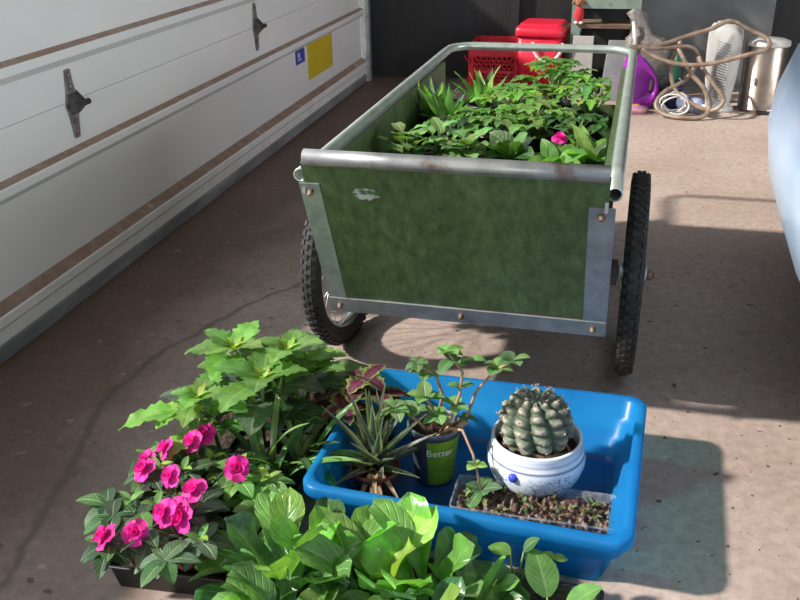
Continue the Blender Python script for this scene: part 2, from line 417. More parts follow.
def tag(o, label=None, cat=None, group=None, kind=None):
    if label: o['label'] = label
    if cat: o['category'] = cat
    if group: o['group'] = group
    if kind: o['kind'] = kind
    return o
def thing(name, label, cat, loc=(0, 0, 0), rz=0, group=None, kind=None):
    o = bpy.data.objects.new(name, None); COL.objects.link(o); o.empty_display_size = .05
    o.location = loc; o.rotation_euler = (0, 0, rz)
    return tag(o, label, cat, group, kind)
def dup(root, loc=None, rz=None, label=None, group=None):
    r = root.copy(); COL.objects.link(r)
    if loc is not None: r.location = loc
    if rz is not None: r.rotation_euler = (0, 0, rz)
    if label: r['label'] = label
    if group: r['group'] = group
    for ch in list(root.children):
        c = ch.copy(); COL.objects.link(c); c.parent = r
        for g in list(ch.children):
            d = g.copy(); COL.objects.link(d); d.parent = c
    return r
def rz3(a): return Matrix.Rotation(a, 3, 'Z')
def rx3(a): return Matrix.Rotation(a, 3, 'X')
def ry3(a): return Matrix.Rotation(a, 3, 'Y')

# ------------------------------------------------------------------ setting
def struct(name, mb, m, label=None, **k):
    o = mb.obj(name, m, **k); o['kind'] = 'structure'
    if label: o['label'] = label
    return o
DX = -1.55      # inner face of the garage door
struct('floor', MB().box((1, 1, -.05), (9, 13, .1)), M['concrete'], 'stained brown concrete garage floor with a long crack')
struct('ceiling', MB().box((1, .5, 2.5), (6, 11.0, .1)), M['wall_pale'], 'pale garage ceiling')
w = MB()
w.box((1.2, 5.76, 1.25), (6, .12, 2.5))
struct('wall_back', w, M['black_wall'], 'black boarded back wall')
# left wall around the door: the side opening (y -.75 .. 1.15) and the door's lites let the sun in
w = MB()
w.box((DX-.06, -3.0, 1.25), (.1, 4.5, 2.5)); w.box((DX-.06, .25, .30), (.1, 2.0, .60)); w.box((DX-.06, .25, 2.42), (.1, 2.0, .16))
w.box((DX-.06, 1.28, 2.42), (.1, .1, .16)); w.box((DX-.06, 1.28, .30), (.1, .1, .60)); w.box((DX-.06, 3.5, 2.42), (.1, 4.4, .16)); w.box((DX-.06, 5.66, 1.25), (.1, .18, 2.5))
struct('wall_left', w, M['wall_pale'], 'wall around the garage door')
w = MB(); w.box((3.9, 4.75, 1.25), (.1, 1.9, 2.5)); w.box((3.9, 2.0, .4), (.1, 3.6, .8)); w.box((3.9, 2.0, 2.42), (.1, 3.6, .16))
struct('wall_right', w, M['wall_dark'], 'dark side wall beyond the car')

door = thing('door_1', 'white sectional garage door along the wall, dusty ribs', None, kind='structure')
Y0, Y1 = 1.34, 5.52; YM, YL = (Y0+Y1)/2, Y1-Y0
for z0, z1, ya in ((.06, .5745, Y0), (.5755, .925, 1.95)):
    p = MB(); p.box((DX-.02, (ya+Y1)/2, (z0+z1)/2), (.04, Y1-ya, z1-z0)); p.obj('door_section', M['door_white'], door, bevel=.001)
lit = MB()      # top section with open lites
for z0, z1 in ((.93, .96), (2.28, 2.34)): lit.box((DX-.02, YM if z0 > 1 else (1.95+Y1)/2, (z0+z1)/2), (.04, YL if z0 > 1 else Y1-1.95, z1-z0))
for y in (4.3, Y1-.02):
    lit.box((DX-.02, y, 1.62), (.04, .04, 1.34))
lit.obj('door_lite_section', M['door_white'], door)
def rib(zc, h=.034, d=.028, Y0=Y0):
    m = MB(); x0, x1 = DX, DX+d
    zt, zb = zc+h/2, zc-h/2
    prof = [(x0, zt+.010), (x1-.004, zt), (x1, zt-.004), (x1, zb+.01), (x0+.006, zb-.012), (x0, zb-.012)]
    m.loft([[(x, Y0, z) for x, z in prof], [(x, Y1, z) for x, z in prof]], True, (True, True))
    m.bm.faces.ensure_lookup_table()
    for i, f in enumerate(m.bm.faces):
        if i == 0: f.material_index = 1
        f.smooth = False
    return m.obj('door_rib', [M['door_white'], M['dust']], door)
rib(.712, Y0=1.95); rib(.419)
bl = MB(); prof = [(DX, .145), (DX+.034, .126), (DX+.038, .122), (DX+.038, .098), (DX+.026, .086), (DX+.026, .046), (DX, .046)]
bl.loft([[(x, Y0, z) for x, z in prof], [(x, Y1, z) for x, z in prof]], True, (True, True))
for i, f in enumerate(bl.bm.faces):
    f.smooth = False
    if i == 0: f.material_index = 1
bl.obj('bottom_rail', [M['rail_white'], M['dust']], door)
MB().box((DX+.006, YM, .025), (.05, YL, .05)).obj('bottom_seal', M['seal'], door, bevel=.006)
for hy, hz in ((2.35, .568), (3.815, .576)):
    h = MB()
    x = DX+.001
    # strap: long kite-shaped plate, wide in the middle
    pl = [(hy-.012, hz+.10), (hy+.012, hz+.10), (hy+.02, hz+.045), (hy+.038, hz), (hy+.02, hz-.045), (hy+.012, hz-.10), (hy-.012, hz-.10), (hy-.02, hz-.045), (hy-.03, hz), (hy-.02, hz+.045)]
    h.loft([[(x, y, z) for y, z in pl], [(x+.005, y, z) for y, z in pl]], True, (True, True))
    for f in h.bm.faces: f.smooth = False
    ho = h.obj('door_hinge', M['hinge_steel'], door)
    b = MB()
    b.hexa([(x, hy-.02, hz-.035), (x+.03, hy-.016, hz-.008), (x+.03, hy+.03, hz-.008), (x, hy+.034, hz-.035), (x, hy-.02, hz+.035), (x+.03, hy-.016, hz+.008), (x+.03, hy+.03, hz+.008), (x, hy+.034, hz+.035)])
    b.tube([(x+.03, hy-.03, hz), (x+.03, hy+.045, hz)], .009, 10)
    b.obj('hinge_knuckle', M['dark_steel'], ho, smooth=False)
    b = MB()
    for dz in (.082, -.082, .05, -.05): b.ball((x+.006, hy, hz+dz), (.006, .008, .008), 8, 5)
    b.obj('hinge_rivets', M['rust'], ho)
st = MB().box((DX+.0015, 4.70, .305), (.003, .425, .19)).obj('warning_sticker', M['sticker_yellow'], door); st['label'] = 'yellow printed sticker'
st = MB().box((DX+.0015, 4.375, .352), (.003, .135, .068)).obj('maker_sticker', M['sticker_blue'], door); st['label'] = 'small blue sticker with pale mark'
b = MB(); b.box((DX+.0035, 4.352, .36), (.001, .028, .024)); b.box((DX+.0035, 4.36, .338), (.001, .05, .007)); b.obj('sticker_mark', M['white_plastic'], st)
b = MB(); b.box((DX+.02, 5.545, 1.0), (.05, .004, 2.0)); b.box((DX+.045, 5.565, 1.0), (.004, .045, 2.0)); b.box((DX-.003, 5.565, 1.0), (.004, .045, 2.0)); b.box((DX+.04, 5.53, .12), (.03, .05, .05))
struct('trim_1', b, M['galv'], 'galvanised vertical door track at the far end of the garage door')
# grey sheet against the back wall
struct('trim_2', MB().box((.47, 5.66, .75), (.76, .03, 1.5)), M['panel_grey'], 'tall dull grey sheet against the black back wall')
b = MB(); b.box((-.62, 5.68, 1.0), (.05, .03, 2.0)); struct('trim_3', b, M['panel_grey'] if False else M['black_wall'], 'black batten on the back wall')

# ------------------------------------------------------------------ garden cart
CO = (-.285, 2.13, 0)
cart = thing('garden_cart', 'green plywood two-wheeled garden cart with steel tube rails, full of seedlings', 'cart', CO, math.radians(-1.3))
PT, PB = V((0, -.487, .612)), V((0, -.325, .250))     # front panel: top leans towards the viewer
pd = (PT-PB).normalized(); pn = V((0, pd.z, -pd.y)); pn = pn if pn.y < 0 else -pn   # outward normal
FL = (PT-PB).length; PT2 = PB+pd*(FL+.036); FH = FL+.036
def fp(x, s, off=0):   # point on the front panel: s metres up from the bottom edge
    p = PB + pd*s + pn*off; return V((x, p.y, p.z))
m = MB(); m.hexa([fp(-.297, 0, -.012), fp(.305, 0, -.012), fp(.305, FH, -.012), fp(-.297, FH, -.012), fp(-.297, 0, 0), fp(.305, 0, 0), fp(.305, FH, 0), fp(-.297, FH, 0)])
front = m.obj('front_panel', M['ply'], cart)
def strip(x0, x1, s0, s1, off=.003, nm='corner_strap', skew=0):
    m = MB(); m.hexa([fp(x0, s0, 0), fp(x1, s0, 0), fp(x1+skew, s1, 0), fp(x0+skew, s1, 0), fp(x0, s0, off), fp(x1, s0, off), fp(x1+skew, s1, off), fp(x0+skew, s1, off)])
    return m.obj(nm, M['galv'], cart)
strip(-.309, -.266, -.004, FL-.015); strip(.268, .318, -.004, FL-.03)
strip(-.309, .318, -.012, .034, .0045, 'bottom_strap')
for x, s in ((-.287, FL-.035), (-.284, .012), (.0, .014), (.293, FL-.05), (.290, .012)):
    m = MB(); p = fp(x, s, .004); m.tube([p, p+pn*.007], .007, 6); m.ball(p+pn*.007, .0055, 8, 6); m.obj('bolt', M['rust'], cart)
# scuff of pale paint and a knot hole: thin patches of the panel's own surface
def patch(cx, cs, rx, rs, mat, nm, seed):
    m = MB(); rr = random.Random(seed); n = 22
    l = [fp(cx+math.cos(2*PI*i/n)*rx*rr.uniform(.65, 1.05), cs+math.sin(2*PI*i/n)*rs*rr.uniform(.6, 1.05), .0006) for i in range(n)]
    m.bm.faces.new([m.bm.verts.new(p) for p in l]); return m.obj(nm, mat, front)
patch(-.17, FL-.035, .032, .018, M['scuff'], 'scuffed_paint', 3); patch(-.02, FL-.062, .006, .006, M['dark_steel'], 'nail_hole', 4)
patch(.13, .036, .17, .004, M['shelf_brown'], 'bare_wood', 5)
YR = .85
for s in (-1, 1):
    m = MB(); xa, xb = s*.285, s*.297
    q = lambda x: [(x, PB.y+.008, .258), (x, YR, .258), (x, YR, .60), (x, PT.y+.018, .60)]
    m.loft([q(xa), q(xb)], True, (True, True)); 
    for f in m.bm.faces: f.smooth = False
    m.obj('side_panel', M['ply'], cart)
MB().box((0, YR-.006, .37), (.594, .012, .22)).obj('rear_panel', M['ply'], cart)
MB().box((0, (PB.y+YR)/2+.02, .264), (.57, YR-PB.y-.06, .012)).obj('bed_floor', M['ply'], cart)
# side rails and handle loop: one bent tube
pts = []
RX, RZ, R0 = .314, .607, .0140
pts.append((-RX, -.462, RZ)); pts += [(-RX, y, RZ) for y in (-.3, 0, .4, .8, 1.02)]
for k in range(1, 7):
    a = k/7*PI/2; pts.append((-RX+.09*(1-math.cos(a)), 1.04+.09*math.sin(a), RZ))
pts += [(-.2, 1.13, RZ), (0, 1.13, RZ), (.2, 1.13, RZ)]
for k in range(1, 7):
    a = PI/2*(1-k/7); pts.append((RX-.09*(1-math.cos(a)), 1.04+.09*math.sin(a), RZ))
pts += [(RX, y, RZ) for y in (1.02, .8, .4, 0, -.3)]; pts.append((RX, -.462, RZ))
MB().tube(pts, R0, 16, False, 0, .16).obj('handle_rail', M['rail_green'], cart)
MB().tube([(-.286, PT2.y-.004, PT2.z+.014), (-.1, PT2.y-.004, PT2.z+.014), (.1, PT2.y-.004, PT2.z+.014), (.303, PT2.y-.004, PT2.z+.014)], .0165, 18, False, 0, .13).obj('front_tube', M['tube_steel'], cart)
m = MB()
for s in (-1, 1): m.box((s*.3005, .17, .588), (.007, 1.30, .026))
m.obj('rail_angle', M['galv'], cart)
for s in (-1, 1):
    m = MB(); m.box((s*.301, 0, .34), (.008, .05, .19)); m.box((s*.301, -.10, .40), (.006, .03, .34), rx3(.35)); m.box((s*.301, .10, .40), (.006, .03, .34), rx3(-.35))
    m.box((s*.315, 0, .255), (.03, .05, .05)); m.obj('axle_bracket', M['dark_steel'], cart)
MB().tube([(-.405, 0, .255), (.405, 0, .255)], .0085, 12).obj('axle', M['galv'], cart)
def make_wheel():
    t = bpy.data.objects.new('wheel', None); COL.objects.link(t); t.parent = cart
    R = .255; tw = .0235
    tire = MB()
    prof = [(R-.012-tw*.98*math.cos(a)*1.0+ (-.012), tw*math.sin(a)) for a in [2*PI*k/18 for k in range(19)]]
    prof = [((R-.030)-.026*math.cos(2*PI*k/18), tw*math.sin(2*PI*k/18)) for k in range(19)]
    tire.lathe(prof, (0, 0, 0), 'X', 64)
    n = 66
    for i in range(n):
        for row, (off, tilt) in enumerate(((-.0165, .5), (-.0058, 0), (.0058, 0), (.0165, -.5))):
            a = 2*PI*(i+(row % 2)*.5)/n
            rr = R-.0045 - (.0055 if abs(off) > .01 else 0)
            Rm = Matrix.Rotation(a, 3, 'X') @ Matrix.Rotation(-tilt*1.0 if off < 0 else -tilt, 3, 'Y')
            c = Matrix.Rotation(a, 3, 'X') @ V((off, 0, rr)); tire.box(c, (.0085, .0135, .006), Matrix.Rotation(a, 3, 'X') @ Matrix.Rotation(tilt*-1, 3, 'Y'))
    tire.obj('tyre', M['rubber'], t)
    rim = MB(); rim.lathe([(.200, -.016), (.207, -.016), (.205, -.010), (.196, -.006), (.196, .006), (.205, .010), (.207, .016), (.200, .016), (.189, .004), (.189, -.004), (.200, -.016)], (0, 0, 0), 'X', 56)
    rim.obj('wheel_rim', M['rim'], t)
    sp = MB()
    for i in range(28):
        a = 2*PI*i/28; s = 1 if i % 2 else -1; a2 = a + (.5 if (i//2) % 2 else -.5)
        sp.tube([(s*.026, .021*math.cos(a2), .021*math.sin(a2)), (0, .192*math.cos(a), .192*math.sin(a))], .0011, 6)
    sp.obj('spokes', M['rim'], t)
    hub = MB(); hub.lathe([(.010, -.036), (.024, -.034), (.024, -.030), (.013, -.024), (.013, .024), (.024, .030), (.024, .034), (.010, .036)], (0, 0, 0), 'X', 20, (True, True)); hub.obj('wheel_hub', M['galv'], t)
    nut = MB(); nut.tube([(.036, 0, 0), (.048, 0, 0)], .013, 6); nut.tube([(.048, 0, 0), (.062, 0, 0)], .007, 8); nut.obj('axle_nut', M['rust'], t)
    return t
w1 = make_wheel(); w1.location = (.366, 0, .255)
w2 = w1.copy(); COL.objects.link(w2); w2.parent = cart; w2.location = (-.376, -.005, .255); w2.rotation_euler = (.07, 0, PI-.07)
for ch in list(w1.children):
    c = ch.copy(); COL.objects.link(c); c.parent = w2

# ------------------------------------------------------------------ blue tray
TQ = {'BL': V((-.493, 1.748)), 'BR': V((.125, 1.736)), 'FR': V((.095, 1.240)), 'FL': V((-.512, 1.283))}
TC = (TQ['BL']+TQ['BR']+TQ['FR']+TQ['FL'])/4
def tray_loop(inset, z, rc=.035, n=6):
    # rounded rectangle in metres, mapped on the four corners
    W, D = .605, .463; pts = []
    hw, hd = W/2-inset, D/2-inset
    for cx, cy, a0 in ((1, 1, 0), (-1, 1, PI/2), (-1, -1, PI), (1, -1, 1.5*PI)):
        for k in range(n+1):
            a = a0 + k/n*PI/2; pts.append((cx*(hw-rc)+rc*math.cos(a), cy*(hd-rc)+rc*math.sin(a)))
    out = []
    for x, y in pts:
        u, v = (x+W/2)/W, (y+D/2)/D
        q = TQ['FL']*(1-u)*(1-v)+TQ['FR']*u*(1-v)+TQ['BL']*(1-u)*v+TQ['BR']*u*v
        out.append((q.x-TC.x, q.y-TC.y, z))
    return out
tray = thing('storage_tray', 'translucent blue plastic tray on the floor holding potted cactus and succulents', 'tray', (TC.x, TC.y, 0))
m = MB()
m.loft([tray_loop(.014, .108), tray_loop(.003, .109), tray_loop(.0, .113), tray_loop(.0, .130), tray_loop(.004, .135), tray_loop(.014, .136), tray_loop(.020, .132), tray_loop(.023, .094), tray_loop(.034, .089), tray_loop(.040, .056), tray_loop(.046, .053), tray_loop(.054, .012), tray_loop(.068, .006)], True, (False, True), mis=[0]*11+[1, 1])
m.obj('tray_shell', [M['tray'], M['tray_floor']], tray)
m = MB(); m.loft([tray_loop(.014, .108), tray_loop(.016, .080), tray_loop(.026, .076), tray_loop(.044, .004), tray_loop(.058, .001)], True, (False, True))
m.obj('tray_outer_wall', M['tray'], tray)

# ------------------------------------------------------------------ cactus in a china pot
CP = (-.094, 1.545, .0075)
pot = thing('china_pot', 'blue and white china pot with blue knob, holding the round cactus', 'plant pot', CP); pot.scale = (1.05, 1.05, 1.05)
m = MB(); m.lathe([(.0, .0), (.058, .0), (.062, .004), (.075, .022), (.088, .046), (.0945, .068), (.0945, .082), (.090, .096), (.0865, .104), (.0875, .112), (.0865, .120), (.081, .121), (.078, .112), (.080, .09), (.07, .08)], (0, 0, 0), 'Z', 48)
m.obj('pot_wall', M['china'], pot)
MB().lathe([(.001, .098), (.03, .097), (.078, .094)], (0, 0, 0), 'Z', 28).obj('pot_soil', M['soil'], pot)
m = MB(); m.ball((-.034, -.0885, .077), (.0095, .008, .0095), 16, 10); m.obj('knob', M['cobalt'], pot)
m = MB(); l0 = []
sq = [(-.066, -.036), (.02, -.07), (.068, -.03), (.03, .066), (-.05, .055)]
m.loft([[(x, y, .114+.006*math.sin(i*2)) for i, (x, y) in enumerate(sq)], [(x*.93, y*.93, .108) for x, y in sq]], True)
for f in m.bm.faces: f.smooth = False
m.obj('nursery_pot_rim', M['dry'], pot)
cac = thing('barrel_cactus', 'round knobbly grey-green barrel cactus in the blue and white china pot', 'cactus', (CP[0]-.004, CP[1]-.002, .093))
m = MB(); NL, NT, NR = 96, 160, 10
loops = []; cols = []; areoles = []
def cac_r(th, la):
    rb = th*NR/(2*PI)+la*.4
    ridge = abs(math.cos(PI*rb))                     # rib crest
    row = la*3.1+(math.floor(rb+.5) % 2)*.5
    kn = abs(math.cos(PI*row))
    k = (ridge**.55)*(.28+.72*kn**.6)
    return k, ridge, kn
Rc = .0735
for j in range(NL+1):
    la = -PI/2+PI*j/NL; l = []; cc = []
    for i in range(NT):
        th = 2*PI*i/NT; k, rg, kn = cac_r(th, la)
        fade = min(1, math.cos(la)*1.8)
        r = Rc*(.79+.25*k*fade+.03*noise.noise(V((math.cos(th)*2.5, math.sin(th)*2.5, la*2.5))))
        top = .93 if la > 1.2 else 1
        l.append(V((r*math.cos(la)*math.cos(th), r*math.cos(la)*math.sin(th), .068+r*.97*top*math.sin(la))))
        tip = min(1, max(0, (rg*kn-.66+.25*noise.noise(V((th*9, la*9, 1))))/.2))*fade*(.75+.5*max(0, la))
        nn = noise.noise(V((th*4, la*4, 3)))*.5+.5
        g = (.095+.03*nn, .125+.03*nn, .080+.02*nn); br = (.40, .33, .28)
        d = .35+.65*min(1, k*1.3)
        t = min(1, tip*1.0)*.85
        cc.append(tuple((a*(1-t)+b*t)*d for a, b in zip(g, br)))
    loops.append(l); cols.append(cc)
rings = [[m.bm.verts.new(p) for p in l] for l in loops]
for j in range(NL):
    for i in range(NT):
        i2 = (i+1) % NT
        f = m.bm.faces.new((rings[j][i], rings[j][i2], rings[j+1][i2], rings[j+1][i])); f.smooth = True
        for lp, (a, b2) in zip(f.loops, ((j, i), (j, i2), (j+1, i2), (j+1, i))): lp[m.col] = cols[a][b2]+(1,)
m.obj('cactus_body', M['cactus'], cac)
m = MB()
for rib_i in range(NR*2):
    for row in range(-2, 8):
        la = (row - (rib_i % 2)*.5)/3.1
        if la < -.35 or la > 1.45: continue
        th = (rib_i - la*.4)*2*PI/NR
        if rib_i >= NR: continue
        r = Rc*1.06; d = V((math.cos(la)*math.cos(th), math.cos(la)*math.sin(th), math.sin(la)))
        b0 = d*r*.98 + V((0, 0, .068))
        for k in range(3):
            dd = (d + V((rnd(-1, 1), rnd(-1, 1), rnd(-1, 1)))*.9).normalized()
            m.tube([b0, b0+dd*rnd(.003, .006)], [.0011, .0003], 4)
tag(m.obj('spines', M['spine'], cac), kind='stuff')

# ------------------------------------------------------------------ plant palettes (linear)
BRIGHT = (.23, .44, .075); FRESH = (.14, .31, .07); MID = (.06, .165, .045); DARK = (.028, .075, .034); GREY = (.085, .14, .09); LIME = (.26, .42, .05)
def jit(c, a=.18): return tuple(max(0, x*(1+rnd(-a, a))) for x in c)
def foliage(mb, name, mat, par): return mb.obj(name, mat, par, recalc=False)

# green pot with woody stems
gp = thing('labelled_pot', 'round plastic pot with lime label, its woody branching plant reaching over the tray', 'plant pot', (-.303, 1.535, .008))
m = MB(); m.lathe([(.0, 0), (.038, 0), (.0395, .003), (.0525, .122), (.0555, .123), (.0555, .134), (.0535, .136), (.0505, .134), (.0495, .11)], (0, 0, 0), 'Z', 36, mis=[0]*9)
m.obj('pot_wall', M['pot_grey'], gp)
m = MB(); loops = []
for h in (.008, .117):
    r = .0395+(.0525-.0395)*(h-.003)/.119+.0007
    loops.append([(r*math.cos(a), r*math.sin(a), h) for a in [math.radians(-96+k*8) for k in range(14)]])
m.loft(loops, False); gl = m.obj('pot_label', M['label_green'], gp, recalc=False)
cu = bpy.data.curves.new('label_word', 'FONT'); cu.body = 'Better'; cu.size = .023; cu.align_x = 'CENTER'; cu.extrude = .0003
# wrap the word around the pot: convert each vertex in mesh form
tmp = bpy.data.objects.new('tmp_word', cu); COL.objects.link(tmp); dg = bpy.context.evaluated_depsgraph_get()
me = bpy.data.meshes.new_from_object(tmp.evaluated_get(dg)); bpy.data.objects.remove(tmp)
for v in me.vertices:
    h = .082+v.co.y; r = .0395+(.0525-.0395)*(h-.003)/.119+.0014+v.co.z
    a = math.radians(-64)+v.co.x/.05; v.co = (r*math.cos(a), r*math.sin(a), h)
me.materials.clear(); me.materials.append(M['white_ink'])
wo = bpy.data.objects.new('label_word', me); COL.objects.link(wo); wo.parent = gl
MB().lathe([(.001, .112), (.03, .113), (.0515, .110)], (0, 0, 0), 'Z', 24).obj('pot_soil', M['soil'], gp)
jade = thing('branching_pot_plant', 'woody stemmed plant with small rounded leaves in the lime-labelled pot', 'potted plant', (-.303, 1.535, .12))
def wp(x, z, y=1.5): return (x+.303, y-1.535, z-.12)
stems = [
    [(0.0, .02, 0), wp(-.288, .20, 1.55), wp(-.30, .25, 1.54), wp(-.335, .275, 1.53)],
    [(.012, .0, 0), wp(-.262, .18), wp(-.245, .235), wp(-.24, .285), wp(-.268, .325)],
    [(.02, .01, 0), wp(-.235, .17, 1.52), wp(-.215, .235, 1.52), wp(-.18, .285, 1.52), wp(-.145, .31, 1.52)],
    [(.01, -.02, 0), wp(-.262, .155, 1.5), wp(-.237, .160, 1.49), wp(-.212, .12, 1.47), wp(-.19, .06, 1.44)],
    [(-.01, -.01, 0), wp(-.325, .16, 1.5), wp(-.345, .19, 1.48), wp(-.37, .205, 1.47)],
    [(0, 0, 0), wp(-.3, .2, 1.5), wp(-.312, .225, 1.49)],
    [(.03, -.01, 0), wp(-.255, .145, 1.51), wp(-.232, .165, 1.52)],
]
m = MB()
for i, s in enumerate(stems): m.tube(s, [.0045, .0036, .003, .0026, .002][:len(s)] if i != 6 else [.006, .007, .006], 7)
m.obj('stems', M['stem_tan'], jade)
m = MB()
def cluster(p, n, L, spread=1, col=FRESH, base_yaw=0):
    for k in range(n):
        m.leaf(p, base_yaw+k*2*PI/n+rnd(-.3, .3), rnd(-.1, .7), L*rnd(.75, 1.15), L*rnd(.68, .85), rnd(.3, 1.1), .22, 'oval', 0, jit(tuple(a+.03 for a in col)), 6, 4)
cluster(wp(-.335, .278, 1.53), 5, .030, col=MID); cluster(wp(-.32, .255, 1.53), 4, .034, col=FRESH)
cluster(wp(-.268, .327), 6, .036, col=FRESH); cluster(wp(-.262, .31), 3, .04, col=MID)
cluster(wp(-.145, .312, 1.52), 6, .036, col=MID); cluster(wp(-.175, .29, 1.52), 4, .036, col=FRESH); cluster(wp(-.225, .315), 2, .03, col=FRESH)
cluster(wp(-.37, .206, 1.47), 5, .034, col=FRESH); cluster(wp(-.312, .228, 1.49), 6, .038, col=FRESH); cluster(wp(-.335, .19, 1.49), 5, .036, col=FRESH)
cluster(wp(-.29, .18, 1.5), 5, .034, col=FRESH); cluster(wp(-.245, .25), 4, .033, col=MID); cluster(wp(-.232, .17, 1.52), 3, .026, col=MID)
cluster(wp(-.255, .21, 1.5), 4, .03, col=FRESH)
cluster(wp(-.19, .058, 1.44), 4, .042, col=MID); m.leaf(wp(-.19, .06, 1.44), -2.2, -.5, .062, .036, .3, .2, 'oval', 0, jit(MID), 7, 4); m.leaf(wp(-.186, .05, 1.44), -1.4, -.7, .055, .022, .3, .25, 'oval', 0, jit(FRESH), 7, 4)
cluster(wp(-.205, .1, 1.46), 3, .03, col=BRIGHT)
foliage(m, 'leaves', M['leaf_dull'], jade)

# aloe-like succulent in a red brown pot
al = thing('spiky_succulent', 'spiky dark succulent with pale-edged blades in a small red-brown pot', 'succulent', (-.405, 1.44, .008))
MB().lathe([(.0, 0), (.036, 0), (.047, .066), (.05, .067), (.05, .078), (.046, .078), (.044, .06), (0.001, .062)], (0, 0, 0), 'Z', 30).obj('small_pot', M['terracotta'], al)
m = MB(); rr = random.Random(5)
def spike(mb, base, yaw, pitch, L, W, droop, col):
    mb.leaf(base, yaw, pitch, L, W, droop, .75, 'spike', 0, jit(col, .2), 8, 4, edge=(.26, .30, .22))
for k in range(30):
    t = k/30; yaw = k*2.399+rr.uniform(-.2, .2); pitch = 1.42-1.15*t**1.1+rr.uniform(-.08, .08)
    spike(m, (rr.uniform(-.008, .008), rr.uniform(-.008, .008), .064+.03*(1-t)), yaw, pitch, rr.uniform(.11, .165)*(1.05 if t < .6 else .95), .030, -.25*(1-t)+.3*t, (.085, .115, .075))
foliage(m, 'blades', M['leaf_waxy'], al)
m = MB()
for k in range(16):
    yaw = rr.uniform(PI*.75, PI*1.95); m.leaf((0, 0, .066), yaw, rr.uniform(-.05, .35), rr.uniform(.08, .13), .016, rr.uniform(.5, 1.3), .5, 'spike', .1, (.34, .22, .14), 8, 4, twist=rr.uniform(-1.5, 1.5))
foliage(m, 'dry_blades', M['leaf_dull'], al)

# coleus
co = thing('coleus', 'purple and green leaved coleus behind the spiky succulent in the blue tray', 'potted plant', (-.44, 1.585, .008))
MB().lathe([(.0, 0), (.03, 0), (.042, .07), (.044, .072), (.04, .072), (.038, .06), (.001, .06)], (0, 0, 0), 'Z', 26).obj('small_pot', M['black_plastic'], co)
m = MB(); lf = MB()
PUR = (.085, .012, .034); EDG = (.15, .24, .05)
tops = [(-.045, -.01, .17), (-.095, -.03, .125), (-.02, .0, .19), (.018, -.02, .165), (-.085, -.07, .09), (-.11, .01, .14), (-.05, -.06, .15)]
for tx, ty, tz in tops:
    m.tube([(0, 0, .06), (tx*.5, ty*.5, tz*.65), (tx, ty, tz)], [.003, .0026, .002], 6)
    y0 = rnd(0, 6.28)
    for k in range(5):
        lf.leaf((tx, ty, tz-.012*(k//4)), y0+k*1.57+(k//4)*.8, rnd(-.05, .5), rnd(.054, .072), rnd(.038, .052), rnd(.4, 1.2), .2, 'toothed', .03, jit(PUR), 9, 4, edge=EDG)
for k in range(10):
    lf.leaf((rnd(-.05, .03), rnd(-.03, .02), rnd(.09, .13)), rnd(0, 6.28), rnd(0, .5), .045, .03, .8, .2, 'toothed', 0, jit(FRESH), 9, 4)
m.obj('stems', M['stem'], co); foliage(lf, 'leaves', M['leaf_velvet'], co)

# clear seedling tray
sd = thing('seedling_punnet', 'clear plastic punnet of wet soil and tiny sprouts at the front of the blue tray', 'seed tray', (-.085, 1.428, .008), math.radians(-1))
def rr_loop(hw, hd, z, rc=.008, n=3):
    p = []
    for cx, cy, a0 in ((1, 1, 0), (-1, 1, PI/2), (-1, -1, PI), (1, -1, 1.5*PI)):
        for k in range(n+1):
            a = a0+k/n*PI/2; p.append((cx*(hw-rc)+rc*math.cos(a), cy*(hd-rc)+rc*math.sin(a), z))
    return p
MB().loft([rr_loop(.148, .046, 0), rr_loop(.154, .05, .05), rr_loop(.158, .054, .051), rr_loop(.158, .054, .048)], True, (True, False)).obj('punnet_shell', M['clear'], sd)
m = MB(); nx, ny = 110, 34; g = []
for j in range(ny+1):
    r = []
    for i in range(nx+1):
        x = -.15+.30*i/nx; y = -.046+.092*j/ny
        z = .033+.012*noise.noise(V((x*45, y*45, 1)))+.014*noise.noise(V((x*130, y*130, 5)))
        r.append(m.bm.verts.new((x, y, z)))
    g.append(r)
for j in range(ny):
    for i in range(nx): m.bm.faces.new((g[j][i], g[j][i+1], g[j+1][i+1], g[j+1][i])).smooth = True
M['wet_soil'] = spotted('damp_peat', (.022, .012, .008), (.11, .055, .032), (.36, .31, .27), 130, 120, .62, .68, .5)
m.obj('seed_soil', M['wet_soil'], sd)
m = MB()
for k in range(34):
    p = V((rnd(-.14, .14), rnd(-.04, .04), .04))
    for q in range(rndi := random.randint(2, 4)): m.leaf(p, rnd(0, 6.28), rnd(.4, 1.2), rnd(.010, .02), .006, .5, .2, 'oval', 0, jit(random.choice([FRESH, (.2, .12, .05), (.16, .18, .05)])), 4, 2)
tag(foliage(m, 'sprouts', M['leaf_dull'], sd), kind='stuff')

